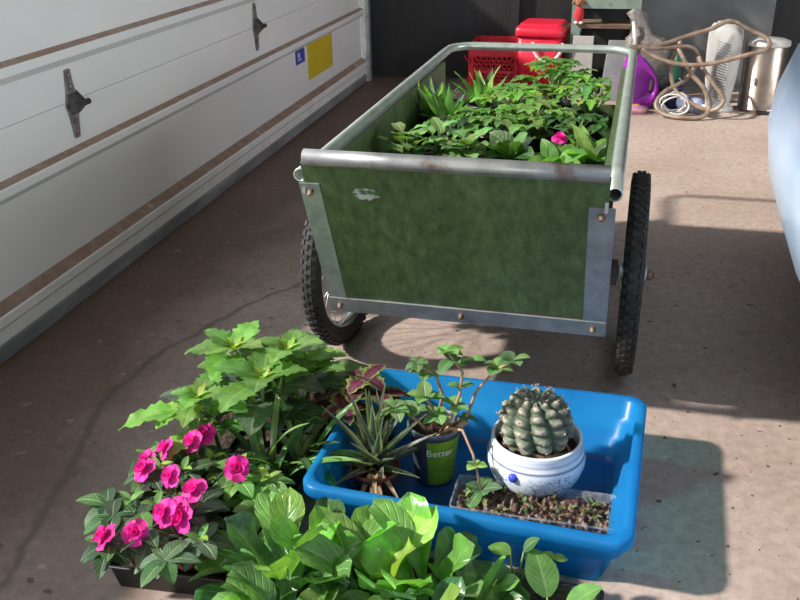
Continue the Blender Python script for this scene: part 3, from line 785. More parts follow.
# ------------------------------------------------------------------ flats on the floor
def flat(label, cx, cy, w, d, rz, nx, ny, h=.055):
    t = thing('plant_flat', label, 'nursery flat', (cx, cy, 0), rz)
    m = MB(); m.loft([rr_loop(w/2-.012, d/2-.012, .001), rr_loop(w/2-.004, d/2-.004, h-.004), rr_loop(w/2+.004, d/2+.004, h), rr_loop(w/2+.004, d/2+.004, h+.003), rr_loop(w/2-.002, d/2-.002, h+.003), rr_loop(w/2-.016, d/2-.016, .004)], True, (True, True)); m.obj('flat_shell', M['black_plastic'], t)
    m = MB()
    for i in range(1, nx): x = -w/2+w*i/nx; m.box((x, 0, h*.55), (.004, d-.03, h*.8))
    for j in range(1, ny): y = -d/2+d*j/ny; m.box((0, y, h*.55), (w-.03, .004, h*.8))
    m.obj('cell_dividers', M['black_plastic'], t)
    m = MB(); n1, n2 = 24, 24; g = []
    for j in range(n2+1):
        r = []
        for i in range(n1+1):
            x = (w-.026)*(i/n1-.5); y = (d-.026)*(j/n2-.5); r.append(m.bm.verts.new((x, y, h*.78+.006*noise.noise(V((x*40+cx, y*40+cy, 0))))))
        g.append(r)
    for j in range(n2):
        for i in range(n1): m.bm.faces.new((g[j][i], g[j][i+1], g[j+1][i+1], g[j+1][i]))
    m.obj('flat_soil', M['soil'], t); return t
flat('black nursery flat under the tall broad-leaved plants, left of the blue tray', -.70, 1.575, .265, .45, math.radians(1), 3, 4)
flat('black nursery flat under the pink flowering impatiens', -.675, 1.215, .285, .235, math.radians(3), 3, 3)
flat('long black nursery flat under the leafy green rosettes in front of the blue tray', -.245, 1.085, .575, .28, math.radians(-3), 6, 3)
SZ = .045

# impatiens: flowers given in world coordinates, each with its own plant
def petal_flower(c, r, tilt_yaw, tilt, mats):
    m = MB(); Rm = rz3(tilt_yaw) @ ry3(tilt)
    PK = (.80, .030, .36)
    for ring, (n, rad, pit, z0) in enumerate(((5, 1.0, .1, 0), (6, .78, .55, .002), (5, .5, 1.0, .004), (3, .3, 1.3, .006))):
        for k in range(n):
            m.leaf((0, 0, z0), ring*.5+k*2*PI/n+rnd(-.1, .1), pit, r*rad*rnd(.9, 1.1), r*rad*1.0, -.5 if ring else .5, .1, 'petal', .05, jit(PK, .12), 6, 4, cup=.15)
    for v in m.bm.verts: v.co = Rm @ v.co + V(c)
    return m
imps = [  # base xy, name of look, flowers (world), leaf tone, lean
    ((-.775, 1.30), 'impatiens with a cluster of pink blooms at the far left, under the big lobed leaf', [(-.793, 1.238, .16), (-.783, 1.305, .165), (-.815, 1.285, .145)], DARK),
    ((-.70, 1.31), 'impatiens with two pink blooms directly below the tall broad-leaved plants', [(-.738, 1.330, .17), (-.732, 1.370, .16)], DARK),
    ((-.62, 1.30), 'impatiens with a single pink bloom beside the strappy grassy leaves', [(-.627, 1.279, .16)], FRESH),
    ((-.70, 1.20), 'impatiens in the middle of its flat with pink blooms around pale leaf tips', [(-.733, 1.225, .165), (-.669, 1.187, .17)], DARK),
    ((-.665, 1.12), 'impatiens at the front of its flat with two drooping pink blooms', [(-.662, 1.124, .16), (-.695, 1.125, .165), (-.69, 1.155, .15)], GREY),
    ((-.765, 1.12), 'impatiens at the outer front corner with pink blooms below rounded dark leaves', [(-.728, 1.077, .155), (-.775, 1.060, .15)], DARK),
]
for (bx, by), lab, fls, tone in imps:
    t = thing('impatiens', lab, 'flowering plant', (bx, by, SZ), 0, 'pink impatiens in the nursery flat')
    st = MB(); lf = MB(); g = random.Random(int(bx*1000))
    nodes = []
    for k in range(8):
        a = k*2.4+g.uniform(-.3, .3); rad = g.uniform(.02, .075); h = g.uniform(.05, .10)
        p = V((rad*math.cos(a), rad*math.sin(a), h)); st.tube([(0, 0, -.004), (p.x*.5, p.y*.5, h*.6), p], [.004, .0034, .0025], 6); nodes.append((p, a))
    for p, a in nodes:
        n = 6; o = g.uniform(0, 6)
        for k in range(n):
            c = tone if g.random() < .75 else MID
            lf.leaf(p, o+k*2*PI/n, g.uniform(-.1, .45), g.uniform(.045, .068), g.uniform(.026, .036), g.uniform(.4, 1.3), .22, 'oval', .02, jit(c, .25), 8, 4)
        if g.random() < .5:
            for k in range(3): lf.leaf(p+V((0, 0, .01)), o+k*2.1, .6, .03, .014, .5, .25, 'oval', .03, jit(LIME if tone == FRESH or g.random() < .4 else FRESH), 6, 4)
    for f in fls:
        q = V(f)-V((bx, by, SZ)); st.tube([(q.x*.3, q.y*.3, .05), (q.x*.8, q.y*.8, q.z*.8), (q.x, q.y, q.z-.002)], [.0022, .0018, .0015], 6)
    st.obj('stems', M['stem_red'], t); foliage(lf, 'leaves', M['leaf_dull'], t)
    for f in fls:
        q = V(f)-V((bx, by, SZ)); d = math.atan2(-f[1]-1, -f[0]-.2)
        foliage(petal_flower(q, rnd(.022, .028), -1.6+rnd(-1.2, .6), rnd(.5, 1.1), None), 'flower', M['petal'], t)

# tall broad-leaved plants (lobed, toothed leaves)
def broad(bx, by, label, tx, ty, tz, tone, big, seed, extra=()):
    t = thing('dahlia_seedling', label, 'seedling', (bx, by, SZ), 0, 'tall broad-leaved seedlings left of the tray'); g = random.Random(seed)
    st = MB(); lf = MB(); top = V((tx-bx, ty-by, tz-SZ))
    main = [V((0, 0, -.004)), top*.35+V((0, 0, .02)), top*.7+V((0, 0, .015)), top]
    st.tube(main, [.005, .0045, .004, .003], 8)
    def at(s): i = min(2, int(s*3)); f = s*3-i; return main[i]*(1-f)+main[i+1]*f
    for n, s in enumerate((.3, .48, .66, .84, 1.0)):
        p = at(s); y0 = n*1.57+g.uniform(-.3, .3)
        for k in range(2 if s < .9 else 4):
            yaw = y0+k*(PI if s < .9 else PI/2); pit = .35 if s < .9 else .6; L = big*g.uniform(.8, 1.15)*(1.15-.35*s)
            pet = p+V((math.cos(yaw), math.sin(yaw), .5))*L*.3*(1 if s < .9 else .2)
            st.tube([p, pet], .002, 6)
            c = jit(tone if g.random() < .6 else GREY, .2) if s < .8 else jit(tuple(a*.55+b*.45 for a, b in zip(tone, BRIGHT)), .15)
            lf.leaf(pet, yaw, pit, L, L*.66, g.uniform(.5, 1.1), .14, 'toothed' if s > .6 else 'oval', .03, c, 12, 6)
            if s < .7:
                for q in (-1, 1): lf.leaf(pet, yaw+q*.95, pit*.6, L*.5, L*.32, .7, .16, 'toothed', .03, jit(c, .1), 9, 4)
    for k in range(5): lf.leaf(top, k*1.3, .9, .035, .018, .6, .2, 'toothed', .02, jit(LIME), 8, 4)
    for (ex, ey, ez, yaw, pit, L, W) in extra:
        e = V((ex-bx, ey-by, ez-SZ)); st.tube([at(.55), at(.55)*.4+e*.6+V((0, 0, .015)), e], .0022, 6)
        lf.leaf(e, yaw, pit, L, W, .7, .12, 'toothed', .06, jit(BRIGHT), 12, 6)
        for q in (-1, 1): lf.leaf(e, yaw+q*.8, pit, L*.5, W*.6, .6, .12, 'toothed', .04, jit(BRIGHT), 10, 4)
    st.obj('stems', M['stem'], t); foliage(lf, 'leaves', M['leaf'], t); return t
broad(-.74, 1.66, 'tall broad-leaved seedling at the back corner of the flat, its toothed top fanning left', -.752, 1.585, .238, FRESH, .115, 1)
broad(-.625, 1.68, 'tall broad-leaved seedling nearest the cart wheel with a crinkled bright top', -.635, 1.60, .238, FRESH, .105, 2)
broad(-.68, 1.53, 'tall broad-leaved seedling with a large dark crown and bright yellow-green heart', -.655, 1.50, .222, MID, .12, 3)
broad(-.76, 1.48, 'tall broad-leaved seedling leaning left with a big pale lobed leaf over the impatiens', -.765, 1.42, .21, FRESH, .085, 4, [(-.79, 1.375, .205, 3.6, .1, .12, .065), (-.745, 1.36, .17, 4.2, .0, .10, .05)])
broad(-.61, 1.54, 'dark broad-leaved seedling against the corner of the blue tray, behind the strappy leaves', -.585, 1.60, .19, DARK, .10, 5)

# strappy plants
def strappy(bx, by, label, n, H, seed, tone=MID, grp='strappy grassy seedlings beside the tray'):
    t = thing('strappy_seedling', label, 'seedling', (bx, by, SZ), 0, grp); g = random.Random(seed); m = MB()
    for k in range(n):
        m.leaf((g.uniform(-.02, .02), g.uniform(-.02, .02), -.003), g.uniform(0, 6.28), g.uniform(.8, 1.45), H*g.uniform(.7, 1.15), g.uniform(.013, .020), g.uniform(.5, 2.0), .3, 'strap', 0, jit(tone if g.random() < .6 else FRESH, .25), 11, 4, twist=g.uniform(-.5, .5))
    foliage(m, 'blades', M['leaf_waxy'], t)
strappy(-.575, 1.45, 'clump of strappy leaves in front of the tray corner, arching over its rim', 15, .20, 11)
strappy(-.61, 1.40, 'clump of strappy leaves with the longest blades, above the bright rosette', 14, .21, 12)
strappy(-.545, 1.13, 'clump of narrow leaves between the impatiens and the leafy rosettes', 11, .15, 13, FRESH)

# rosettes of spoon leaves
def rosette(bx, by, label, n, L, W, seed, tone=BRIGHT, z=SZ, mat='leaf_waxy', group='leafy green rosettes in front of the tray', lean=0, prof='spoon', wav=.095, up=(.6, 1.35), name='leafy_rosette', mats=None, edge=None, droop=(.3, 1.5)):
    SC = 1.22 if name == 'leafy_rosette' else 1
    t = thing(name, label, 'seedling', (bx, by, z), 0, group); g = random.Random(seed); m = MB()
    for k in range(n):
        f = k/n; yaw = k*2.399+g.uniform(-.35, .35); pit = up[1]-(up[1]-up[0])*f+g.uniform(-.12, .12)
        m.leaf((.008*math.cos(yaw), .008*math.sin(yaw), -.003), yaw, pit, SC*L*g.uniform(.75, 1.12), SC*W*g.uniform(.8, 1.15), g.uniform(*droop), g.uniform(.1, .35), prof, wav, jit(tone if g.random() < .55 else (FRESH if g.random() < .6 else MID), .25), 12, 6, roll=g.uniform(-.35, .35), twist=g.uniform(-.5, .5))
    foliage(m, 'leaves', M[mat], t); return t
rosette(-.478, 1.10, 'leafy rosette nearest the impatiens with two broad leaves spread low to the left', 13, .165, .062, 21)
rosette(-.435, 1.00, 'leafy rosette at the bottom edge in front of the leftmost rosettes', 12, .13, .055, 22, FRESH)
rosette(-.385, 1.13, 'leafy rosette with upright bright blades close to the tray front', 11, .135, .052, 23)
rosette(-.315, 1.11, 'leafy rosette in the middle of the long flat with curled glossy leaves', 12, .145, .060, 24)
rosette(-.335, 1.00, 'leafy rosette at the bottom edge with crinkled dark leaves', 11, .12, .055, 25, MID)
rosette(-.235, 1.13, 'leafy rosette with the tallest rounded leaves against the blue rim', 12, .150, .060, 26)
rosette(-.225, 1.01, 'leafy rosette at the bottom edge right of the crinkled one', 11, .125, .046, 27, FRESH)
rosette(-.15, 1.14, 'leafy rosette standing right of the tallest one, partly hiding the tray front', 9, .075, .032, 29, FRESH)
strappy(-.165, 1.10, 'upright seedling with a long folded leaf in front of the soil punnet', 7, .13, 14, BRIGHT, None)
rosette(-.125, 1.02, 'low seedling with small dull leaves left of the oval-leaved plant', 10, .09, .036, 28, MID, mat='leaf_dull', prof='oval')
def oval_plant(bx, by, label, specs, name='oval_leaved_seedling', z=SZ, group=None):
    t = thing(name, label, 'seedling', (bx, by, z), 0, group); st = MB(); m = MB()
    for (x, y, h, yaw, pit, L, W, col) in specs:
        p = V((x, y, h)); st.tube([(0, 0, -.004), (x*.6, y*.6, h*.6), p], [.0025, .002, .0016], 6)
        m.leaf(p, yaw, pit, L, W, .6, .12, 'oval', 0, jit(col, .12), 9, 6)
    st.obj('stems', M['stem'], t); foliage(m, 'leaves', M['leaf'], t); return t
oval_plant(-.03, 1.115, 'seedling with five broad oval leaves at the bottom right', [(-.022, -.01, .045, 4.4, 1.15, .078, .052, BRIGHT), (.008, -.02, .04, 4.9, 1.1, .064, .048, BRIGHT), (.022, -.005, .045, .2, 1.05, .080, .054, FRESH), (-.008, .015, .055, 2.0, .75, .085, .056, FRESH), (.028, -.025, .03, -.5, .7, .06, .042, FRESH), (-.035, .01, .035, 3.0, .5, .055, .04, MID)])
oval_plant(-.095, 1.185, 'thin seedling with two rounded leaves on tall stalks against the tray front', [(-.01, .0, .085, 2.8, .2, .042, .034, FRESH), (.012, .005, .09, .4, 1.0, .036, .026, MID), (.0, -.02, .05, -1.5, .3, .035, .026, MID), (.02, .01, .06, 1.2, .4, .03, .024, FRESH)])
oval_plant(-.035, 1.20, 'tiny sprout with a crinkled top touching the blue tray front', [(.0, .0, .075, .3, .1, .026, .022, BRIGHT), (.0, .0, .075, 2.6, .2, .024, .02, BRIGHT), (.0, .0, .07, 4.5, .0, .022, .018, FRESH)])

# ------------------------------------------------------------------ seedlings standing in the cart bed
BZ = .270
def cart_pot(t, r=.05, h=.25):
    MB().lathe([(.0, 0), (r*.75, 0), (r, h-.005), (r+.003, h-.004), (r+.003, h+.002), (r-.003, h+.002), (r-.004, h-.012), (.001, h-.010)], (0, 0, 0), 'Z', 18).obj('nursery_pot', M['black_plastic'], t)
PH = .250
CG = 'potted seedlings in the cart bed'
def bush(bx, by, label, H, seed, tone, L=.055, n=20, spread=.105, prof='toothed', mat='leaf', compound=True, name='bushy_seedling', wl=.6, flower=None):
    t = thing(name, label, 'seedling', (bx, by, BZ), 0, CG); cart_pot(t); g = random.Random(seed); st = MB(); lf = MB()
    for k in range(n):
        a = k*2.399+g.uniform(-.3, .3); f = (k+.5)/n; rad = spread*math.sqrt(f)*g.uniform(.7, 1.1); h = PH+H*(1-.45*f)*g.uniform(.85, 1.1)
        p = V((rad*math.cos(a), rad*math.sin(a), h)); st.tube([(0, 0, PH-.015), (p.x*.4, p.y*.4, PH+(h-PH)*.65), p], [.003, .0025, .0015], 5)
        c = tone if g.random() < .7 else FRESH
        if compound:
            for q, (dy, s) in enumerate(((0, 1), (.85, .75), (-.85, .75), (1.7, .55), (-1.7, .55), (2.8, .5))):
                lf.leaf(p, a+dy+g.uniform(-.15, .15), g.uniform(.0, .4), L*s*g.uniform(.85, 1.15), L*s*wl, g.uniform(.5, 1.3), .18, prof, .05, jit(c, .22), 8, 4)
        else:
            for q in range(3): lf.leaf(p-V((0, 0, .012*q)), a+q*2.1+g.uniform(-.2, .2), g.uniform(.1, .8), L*g.uniform(.8, 1.2), L*wl, g.uniform(.4, 1.2), .2, prof, .04, jit(c, .2), 8, 4)
    st.obj('stems', M['stem'], t); foliage(lf, 'leaves', M[mat], t)
    if flower is not None: 
        f = petal_flower(V(flower)-V((bx, by, BZ)), .02, -1.5, .5, None); o = foliage(f, 'flower', M['petal'], t); o['label'] = 'deep red bloom'
    return t
def upright(bx, by, label, n, L, W, seed, tone):
    t = rosette(bx, by, label, n, L, W, seed, tone, BZ+PH-.01, 'leaf', CG, 0, 'lance', .03, (.75, 1.5), 'upright_seedling', droop=(.1, .8))
    t.location.z = BZ
    for ch in t.children: ch.location.z = PH-.01
    cart_pot(t); return t
upright(-0.515, 2.6, 'seedling with tall narrow upright leaves in the far left corner of the cart', 16, .125, .034, 31, FRESH)
upright(-0.455, 2.5, 'seedling with narrow upright leaves, second from the left rail', 15, .12, .034, 32, MID)
upright(-0.385, 2.74, 'bright seedling with upright leaves in front of the red crate', 15, .135, .038, 33, BRIGHT)
bush(-0.27, 2.62, 'light green bushy seedling at the centre back of the cart', .085, 41, BRIGHT, .06, 18)
bush(-0.17, 2.8, 'taller bushy seedling with a dark flat crown in front of the red bucket', .12, 42, FRESH, .062, 18)
bush(-0.065, 2.66, 'bushy seedling with finger-like leaves beside the right rail', .095, 43, BRIGHT, .068, 18, wl=.42)
bush(-0.2, 2.42, 'pale bushy seedling with fine toothed leaves in the middle of the cart', .08, 44, (.22, .38, .10), .052, 18)
bush(-0.085, 2.36, 'dark bushy seedling with one deep red bloom', .07, 45, MID, .05, 16, flower=(-.118, 2.17, .575))
bush(-0.31, 2.4, 'bushy seedling with mixed light leaves left of the cart centre', .065, 46, FRESH, .05, 16)
bush(-0.4, 2.36, 'low dark seedling beside the pair-leaved sprouts', .05, 47, DARK, .045, 14)
rosette(-.235, 2.16, 'seedling with one big upright rounded leaf at the front of the cart', 9, .10, .065, 51, BRIGHT, BZ+.14, 'leaf', CG, 0, 'oval', .03, (.5, 1.4), 'broad_leaved_seedling')
rosette(-.12, 2.10, 'seedling with drooping broad leaves behind the front tube', 11, .09, .05, 52, FRESH, BZ+.14, 'leaf', CG, 0, 'oval', .03, (.35, 1.2), 'broad_leaved_seedling')
rosette(-.045, 2.16, 'seedling with a long leaf pointing at the right rail', 11, .12, .045, 53, BRIGHT, BZ+.14, 'leaf', CG, 0, 'lance', .03, (.45, 1.25), 'broad_leaved_seedling')
for o in [o for o in COL.objects if o.name.startswith('broad_leaved_seedling')]:
    o.location.z = BZ
    for ch in o.children: ch.location.z = PH
    cart_pot(o)
for i, (x, y, lab, s) in enumerate(((-.49, 2.12, 'small pair-leaved sprout nearest the left rail at the cart front', 61), (-.415, 2.14, 'small pair-leaved sprout, second from the left rail at the cart front', 62), (-.335, 2.10, 'small sprout with crinkled light leaves at the front tube', 63))):
    t = bush(x, y, lab, .07 if i < 2 else .06, s, (.16, .30, .09), .05, 6 if i < 2 else 12, .05, 'oval', 'leaf_dull', False, 'small_sprout', .7)

# keep every leaf of the cart's seedlings inside the bed, and the flats' leaves off the floor
for o in list(COL.objects):
    if o.parent is None and o.get('category') in ('seedling', 'flowering plant'):
        for ch in o.children:
            for v in ch.data.vertices:
                if o.get('group') == CG:
                    v.co.x = min(max(v.co.x, -.556-o.location.x), -.008-o.location.x); v.co.y = min(max(v.co.y, 1.80-o.location.y), 2.95-o.location.y)
                else: v.co.z = max(v.co.z, .004-o.location.z)
# ------------------------------------------------------------------ things along the back wall
# red milk crate
cr = thing('milk_crate', 'red plastic crate with criss-cross sides left of the red bucket', 'crate', (-.70, 5.50, 0))
m = MB(); W, D, H = .27, .27, .275
for z0, z1 in ((0, .035), (.10, .12), (.20, .275)):
    for s in (-1, 1): m.box((0, s*D/2, (z0+z1)/2), (W, .012, z1-z0)); m.box((s*W/2, 0, (z0+z1)/2), (.012, D, z1-z0))
for s in (-1, 1):
    for q in (-1, 1): m.box((s*W/2, q*D/2, H/2), (.03, .03, H))
m.box((0, 0, .01), (W, D, .015)); m.obj('crate_frame', M['red_crate'], cr)
m = MB()
for s in (-1, 1):
    for k in range(9):
        x = -.12+k*.03
        for d in (-1, 1): m.box((x, s*D/2, .12), (.008, .007, .20), ry3(d*.6))
        for d in (-1, 1): m.box((s*W/2, x, .12), (.007, .008, .20), rx3(d*.6))
m.obj('side_lattice', M['red_crate'], cr)
# red bucket
bu = thing('square_bucket', 'bright red square bucket with lid and white bail handle', 'bucket', (-.425, 5.42, 0), math.radians(-6))
def sq_loop(hw, hd, z, rc=.03): return rr_loop(hw, hd, z, rc, 4)
MB().loft([sq_loop(.118, .118, 0), sq_loop(.13, .13, .345)], True, (True, True)).obj('bucket_wall', M['red_bucket'], bu)
MB().loft([sq_loop(.138, .138, .325), sq_loop(.141, .141, .333), sq_loop(.141, .141, .368), sq_loop(.132, .132, .378), sq_loop(.122, .122, .378), sq_loop(.118, .118, .392), sq_loop(.108, .108, .396)], True, (True, True)).obj('bucket_lid', M['red_bucket'], bu)
m = MB(); pts = []
for k in range(13):
    a = PI*k/12; pts.append((.055+.085*math.cos(a)*1.0, -.145-.012*math.sin(a), .30-.105*math.sin(a)))
m.tube([(p[0], p[1], p[2]) for p in pts], .009, 8); m.obj('bail_handle', M['white_plastic'], bu)
# green shelf unit
sh = thing('shelf_unit', 'worn green open shelf unit standing at the back wall behind the bucket', 'shelf', (-.08, 5.45, 0))
m = MB()
for x in (-.16, .165):
    for y in (-.10, .10): m.box((x, y, .6), (.05, .04, 1.2))
    m.box((x, 0, 1.0), (.05, .2, .04)); 
m.obj('posts', M['shelf_green'], sh)
for z, h, mt in ((.505, .05, 'shelf_green'), (.85, .05, 'shelf_green')):
    MB().box((.0025, 0, z), (.275, .235, h)).obj('shelf_board', M[mt], sh)
MB().box((.0025, -.02, .385), (.275, .22, .02)).obj('shelf_board', M['shelf_brown'], sh)
MB().box((.0025, .11, .7), (.30, .01, .95)).obj('back_sheet', M['black_wall'], sh)
# toy dog
dg_ = thing('toy_dog', 'small brown plush dog in a red shirt standing on the lower green shelf', 'toy', (-.225, 5.335, .396))
m = MB(); m.ball((0, 0, .05), (.028, .022, .05), 16, 10); m.obj('shirt', M['toy_red'], dg_)
m = MB(); m.ball((0, -.004, .118), (.026, .024, .024), 16, 10); m.ball((.0, -.026, .112), (.012, .014, .010), 12, 8); m.ball((-.03, 0, .120), (.008, .010, .02), 10, 8, rot=ry3(.6)); m.ball((.03, 0, .120), (.008, .010, .02), 10, 8, rot=ry3(-.6)); m.tube([(0, 0, .09), (0, 0, .11)], .012, 8); m.obj('head', M['toy_brown'], dg_)
m = MB(); m.ball((-.014, -.014, .008), (.012, .018, .009), 12, 8); m.ball((.014, -.014, .008), (.012, .018, .009), 12, 8); m.obj('paws', M['toy_cream'], dg_)
m = MB(); m.ball((0, -.04, .115), .004, 8, 6); m.ball((-.009, -.026, .124), .0028, 8, 6); m.ball((.009, -.026, .124), .0028, 8, 6); m.obj('nose_and_eyes', M['black_plastic'], dg_)
# leaning boards
def lean_board(name, label, x, y0, w0, w1, h, mat, lean, th=.018):
    t = MB(); dy = h*lean
    t.hexa([(-w0/2, 0, 0), (w0/2, 0, 0), (w0/2, th, 0), (-w0/2, th, 0), (-w1/2, dy, h), (w1/2, dy, h), (w1/2, dy+th, h), (-w1/2, dy+th, h)])
    o = t.obj(name, mat, None, bevel=.003); o.location = (x, y0, 0); return tag(o, label, 'board')
lean_board('leaning_board', 'pale grey board leaning in front of the green shelf unit beside the bucket', -.19, 5.235, .12, .115, .335, M['board_pale'], .18)
lean_board('leaning_board', 'darker grey board leaning beside the purple jug', .01, 5.20, .18, .12, .32, M['board_grey'], .2)
# plastic bag on a stick
bg = thing('plastic_bag', 'crumpled cloudy plastic bag standing behind the purple jug', 'bag', (.185, 5.25, 0))
m = MB(); loops = []
for j, (z, r, ox) in enumerate(((.0, .085, .02), (.05, .105, .02), (.13, .12, .01), (.21, .125, .0), (.28, .12, -.01), (.335, .10, -.02), (.36, .05, -.05), (.42, .035, -.075), (.47, .045, -.10), (.49, .02, -.11))):
    l = []
    for k in range(28):
        a = 2*PI*k/28; rr_ = r*(1+.28*noise.noise(V((math.cos(a)*2.2, math.sin(a)*2.2, z*12)))+.10*math.sin(a*7+z*30))
        l.append((ox+rr_*1.15*math.cos(a), rr_*.65*math.sin(a), z+.012*noise.noise(V((a, z*9, 2)))))
    loops.append(l)
m.loft(loops, True, (True, True)); m.obj('bag_film', M['bag'], bg)
MB().tube([(-.085, -.075, .27), (-.098, -.06, .36), (-.112, -.04, .43)], [.006, .012, .008], 8).obj('folded_edge', M['white_plastic'], bg)
# purple jug
pj = thing('purple_jug', 'round-shouldered purple plastic jug with side handle hole and yellow label', 'jug', (.105, 5.05, 0), math.radians(8))
m = MB()
def outline(s=1.0, y=0):
    pts = [(-.075, .0), (.05, .0), (.088, .01), (.118, .05), (.128, .11), (.115, .17), (.085, .22), (.045, .262), (.005, .285), (-.03, .282), (-.05, .27), (-.06, .24), (-.075, .18), (-.085, .10), (-.085, .03)]
    cx, cz = .01, .13
    return [(cx+(x-cx)*s, y, cz+(z-cz)*s) for x, z in pts]
def hole(s, y): return [(.086+.014*s*math.cos(a), y, .125+.038*s*math.sin(a)) for a in [2*PI*k/15 - PI*.62 for k in range(15)]]
lo = [hole(1, -.03), hole(1.15, -.045), outline(.88, -.055), outline(.97, -.045), outline(1, -.02), outline(1, .02), outline(.97, .045), outline(.88, .055), hole(1.15, .045), hole(1, .03), hole(1, -.03)]
m.loft(lo, True); m.obj('jug_body', M['purple'], pj, smooth=True)
MB().lathe([(.0, .30), (.02, .30), (.022, .275)], (-.035, 0, 0), 'Z', 16).obj('jug_cap', M['purple'], pj)
MB().box((.0, -.058, .022), (.05, .002, .022)).obj('yellow_label', M['yellow'], pj)
# tower heater
ht = thing('tower_heater', 'white upright tower heater with louvred front grille', 'heater', (.545, 5.08, 0), math.radians(-18))
def ov(rx, ry, z, oy=0): return [(rx*math.cos(2*PI*k/32), oy+ry*math.sin(2*PI*k/32), z) for k in range(32)]
MB().loft([ov(.085, .075, 0), ov(.083, .073, .018), ov(.062, .055, .03), ov(.066, .058, .06), ov(.083, .07, .2), ov(.088, .074, .30), ov(.088, .074, .39), ov(.082, .068, .425), ov(.07, .055, .445), ov(.03, .025, .452)], True, (True, True)).obj('heater_housing', M['white_plastic'], ht)
m = MB()
for k in range(22):
    z = .075+k*.0135; m.box((.012, -.069-.006*math.sin(PI*min(1, k/18)), z), (.075, .012, .0055), ry3(.25))
m.obj('front_grille', M['grille_grey'], ht)
MB().loft([ov(.05, .03, .4525, -.01), ov(.046, .027, .458, -.01)], True, (True, True)).obj('control_cap', M['white_plastic'], ht)
# step can
tc = thing('step_can', 'brushed steel step trash can with a pale domed lid next to the car', 'trash can', (.765, 5.10, 0))
MB().lathe([(.098, 0), (.103, .004), (.103, .02), (.099, .022), (.099, .335), (.097, .34)], (0, 0, 0), 'Z', 36, (True, True), sy=.85).obj('can_body', M['steel'], tc)
MB().lathe([(.105, .338), (.107, .345), (.105, .362), (.08, .372), (.02, .378)], (.0, 0, 0), 'Z', 36, (True, True), sy=.9).obj('can_lid', M['white_plastic'], tc)
MB().box((0, -.10, .012), (.05, .05, .01)).obj('foot_pedal', M['black_plastic'], tc)
MB().box((-.06, -.077, .17), (.012, .012, .03)).obj('side_clip', M['white_plastic'], tc)
o = MB().box((0, 0, .17), (.03, .04, .34)).obj('grey_post', M['galv'], None, bevel=.004); o.location = (.675, 5.16, 0); tag(o, 'narrow grey metal post standing between the white heater and the steel can', 'post')
# hose
def smooth_path(p, n=7):
    p = [V(q) for q in p]; out = []
    for i in range(len(p)-1):
        a, b, c, d = p[max(i-1, 0)], p[i], p[i+1], p[min(i+2, len(p)-1)]
        for k in range(n):
            t = k/n; out.append(.5*((2*b)+(c-a)*t+(2*a-5*b+4*c-d)*t*t+(3*b-a-3*c+d)*t**3))
    out.append(p[-1]); return out
hp = [(.06, 4.90, .345), (.20, 4.93, .352), (.33, 4.95, .395), (.46, 4.96, .437), (.545, 4.985, .472), (.64, 5.0, .43), (.735, 4.97, .388), (.73, 4.92, .345), (.64, 4.88, .325), (.50, 4.87, .285), (.37, 4.87, .268), (.24, 4.88, .285), (.13, 4.90, .335), (.22, 4.93, .34), (.36, 4.96, .345), (.41, 4.98, .28), (.36, 4.95, .18), (.26, 4.92, .12), (.22, 4.88, .06), (.26, 4.84, .02), (.35, 4.80, .0145), (.45, 4.82, .016), (.485, 4.86, .06), (.45, 4.88, .15), (.38, 4.9, .22), (.33, 4.92, .30), (.30, 4.95, .33), (.28, 4.96, .24), (.31, 4.93, .13), (.40, 4.88, .07), (.50, 4.85, .045), (.55, 4.84, .1), (.50, 4.87, .17), (.44, 4.9, .24), (.41, 4.93, .30)]
hz = MB().tube(smooth_path(hp), .0115, 10).obj('garden_hose', M['hose'], None); tag(hz, 'long tan garden hose looped over the white heater and coiled on the floor', 'hose')
# canister, bottle, cord
cn = thing('spray_canister', 'grey-blue metal canister lying on its side inside the hose coil', 'canister', (.405, 4.98, .045), math.radians(-50))
MB().lathe([(.0, -.075), (.036, -.075), (.04, -.068), (.04, .055), (.03, .07), (.016, .075), (.016, .09), (.0, .09)], (0, 0, 0), 'X', 24).obj('can_wall', M['blue_label'], cn)
MB().lathe([(.018, .088), (.018, .118), (.0, .118)], (0, 0, 0), 'X', 18).obj('spray_cap', M['white_plastic'], cn)
gb = thing('green_bottle', 'dark green bottle with a tan stopper between bag and heater', 'bottle', (.325, 5.17, 0))
MB().lathe([(.0, 0), (.032, 0), (.035, .006), (.035, .22), (.028, .25), (.013, .275), (.013, .30)], (0, 0, 0), 'Z', 24).obj('bottle_wall', M['bottle_green'], gb)
MB().lathe([(.015, .298), (.013, .325), (.006, .36), (.0, .362)], (0, 0, 0), 'Z', 14).obj('stopper', M['hose'], gb)
nb = thing('navy_tub', 'low navy blue tub behind the hose coil', 'tub', (.295, 5.10, 0))
MB().lathe([(.0, 0), (.055, 0), (.062, .10), (.066, .10), (.066, .112), (.0, .112)], (0, 0, 0), 'Z', 28).obj('tub_wall', M['navy'], nb)
m = MB(); m.tube([(.062*math.cos(a), .062*math.sin(a)-.0, .115+.05*math.sin(a)) for a in [PI*k/10 for k in range(11)]], .004, 6); m.obj('tub_handle', M['navy'], nb)
cp = []
for k in range(60):
    a = k*.55; r = .055+.012*math.sin(k*.7); cp.append((.31+r*1.2*math.cos(a), 4.90+.03*math.sin(k*.3), .062+r*.85*math.sin(a)))
cd = MB().tube(smooth_path(cp, 3), .0045, 6).obj('white_cord', M['white_plastic'], None); tag(cd, 'thin white electric cord bundled inside the hose coil', 'cord')
o = MB().lathe([(.0, 0), (.045, 0), (.05, .02), (.048, .03), (.0, .03)], (0, 0, 0), 'Z', 20).obj('pink_dish', mottled('pink_plastic', (.5, .22, .3), (.6, .3, .38), 9, .4), None); o.location = (.135, 4.94, 0); tag(o, 'small pink dish on the floor at the foot of the purple jug', 'dish')

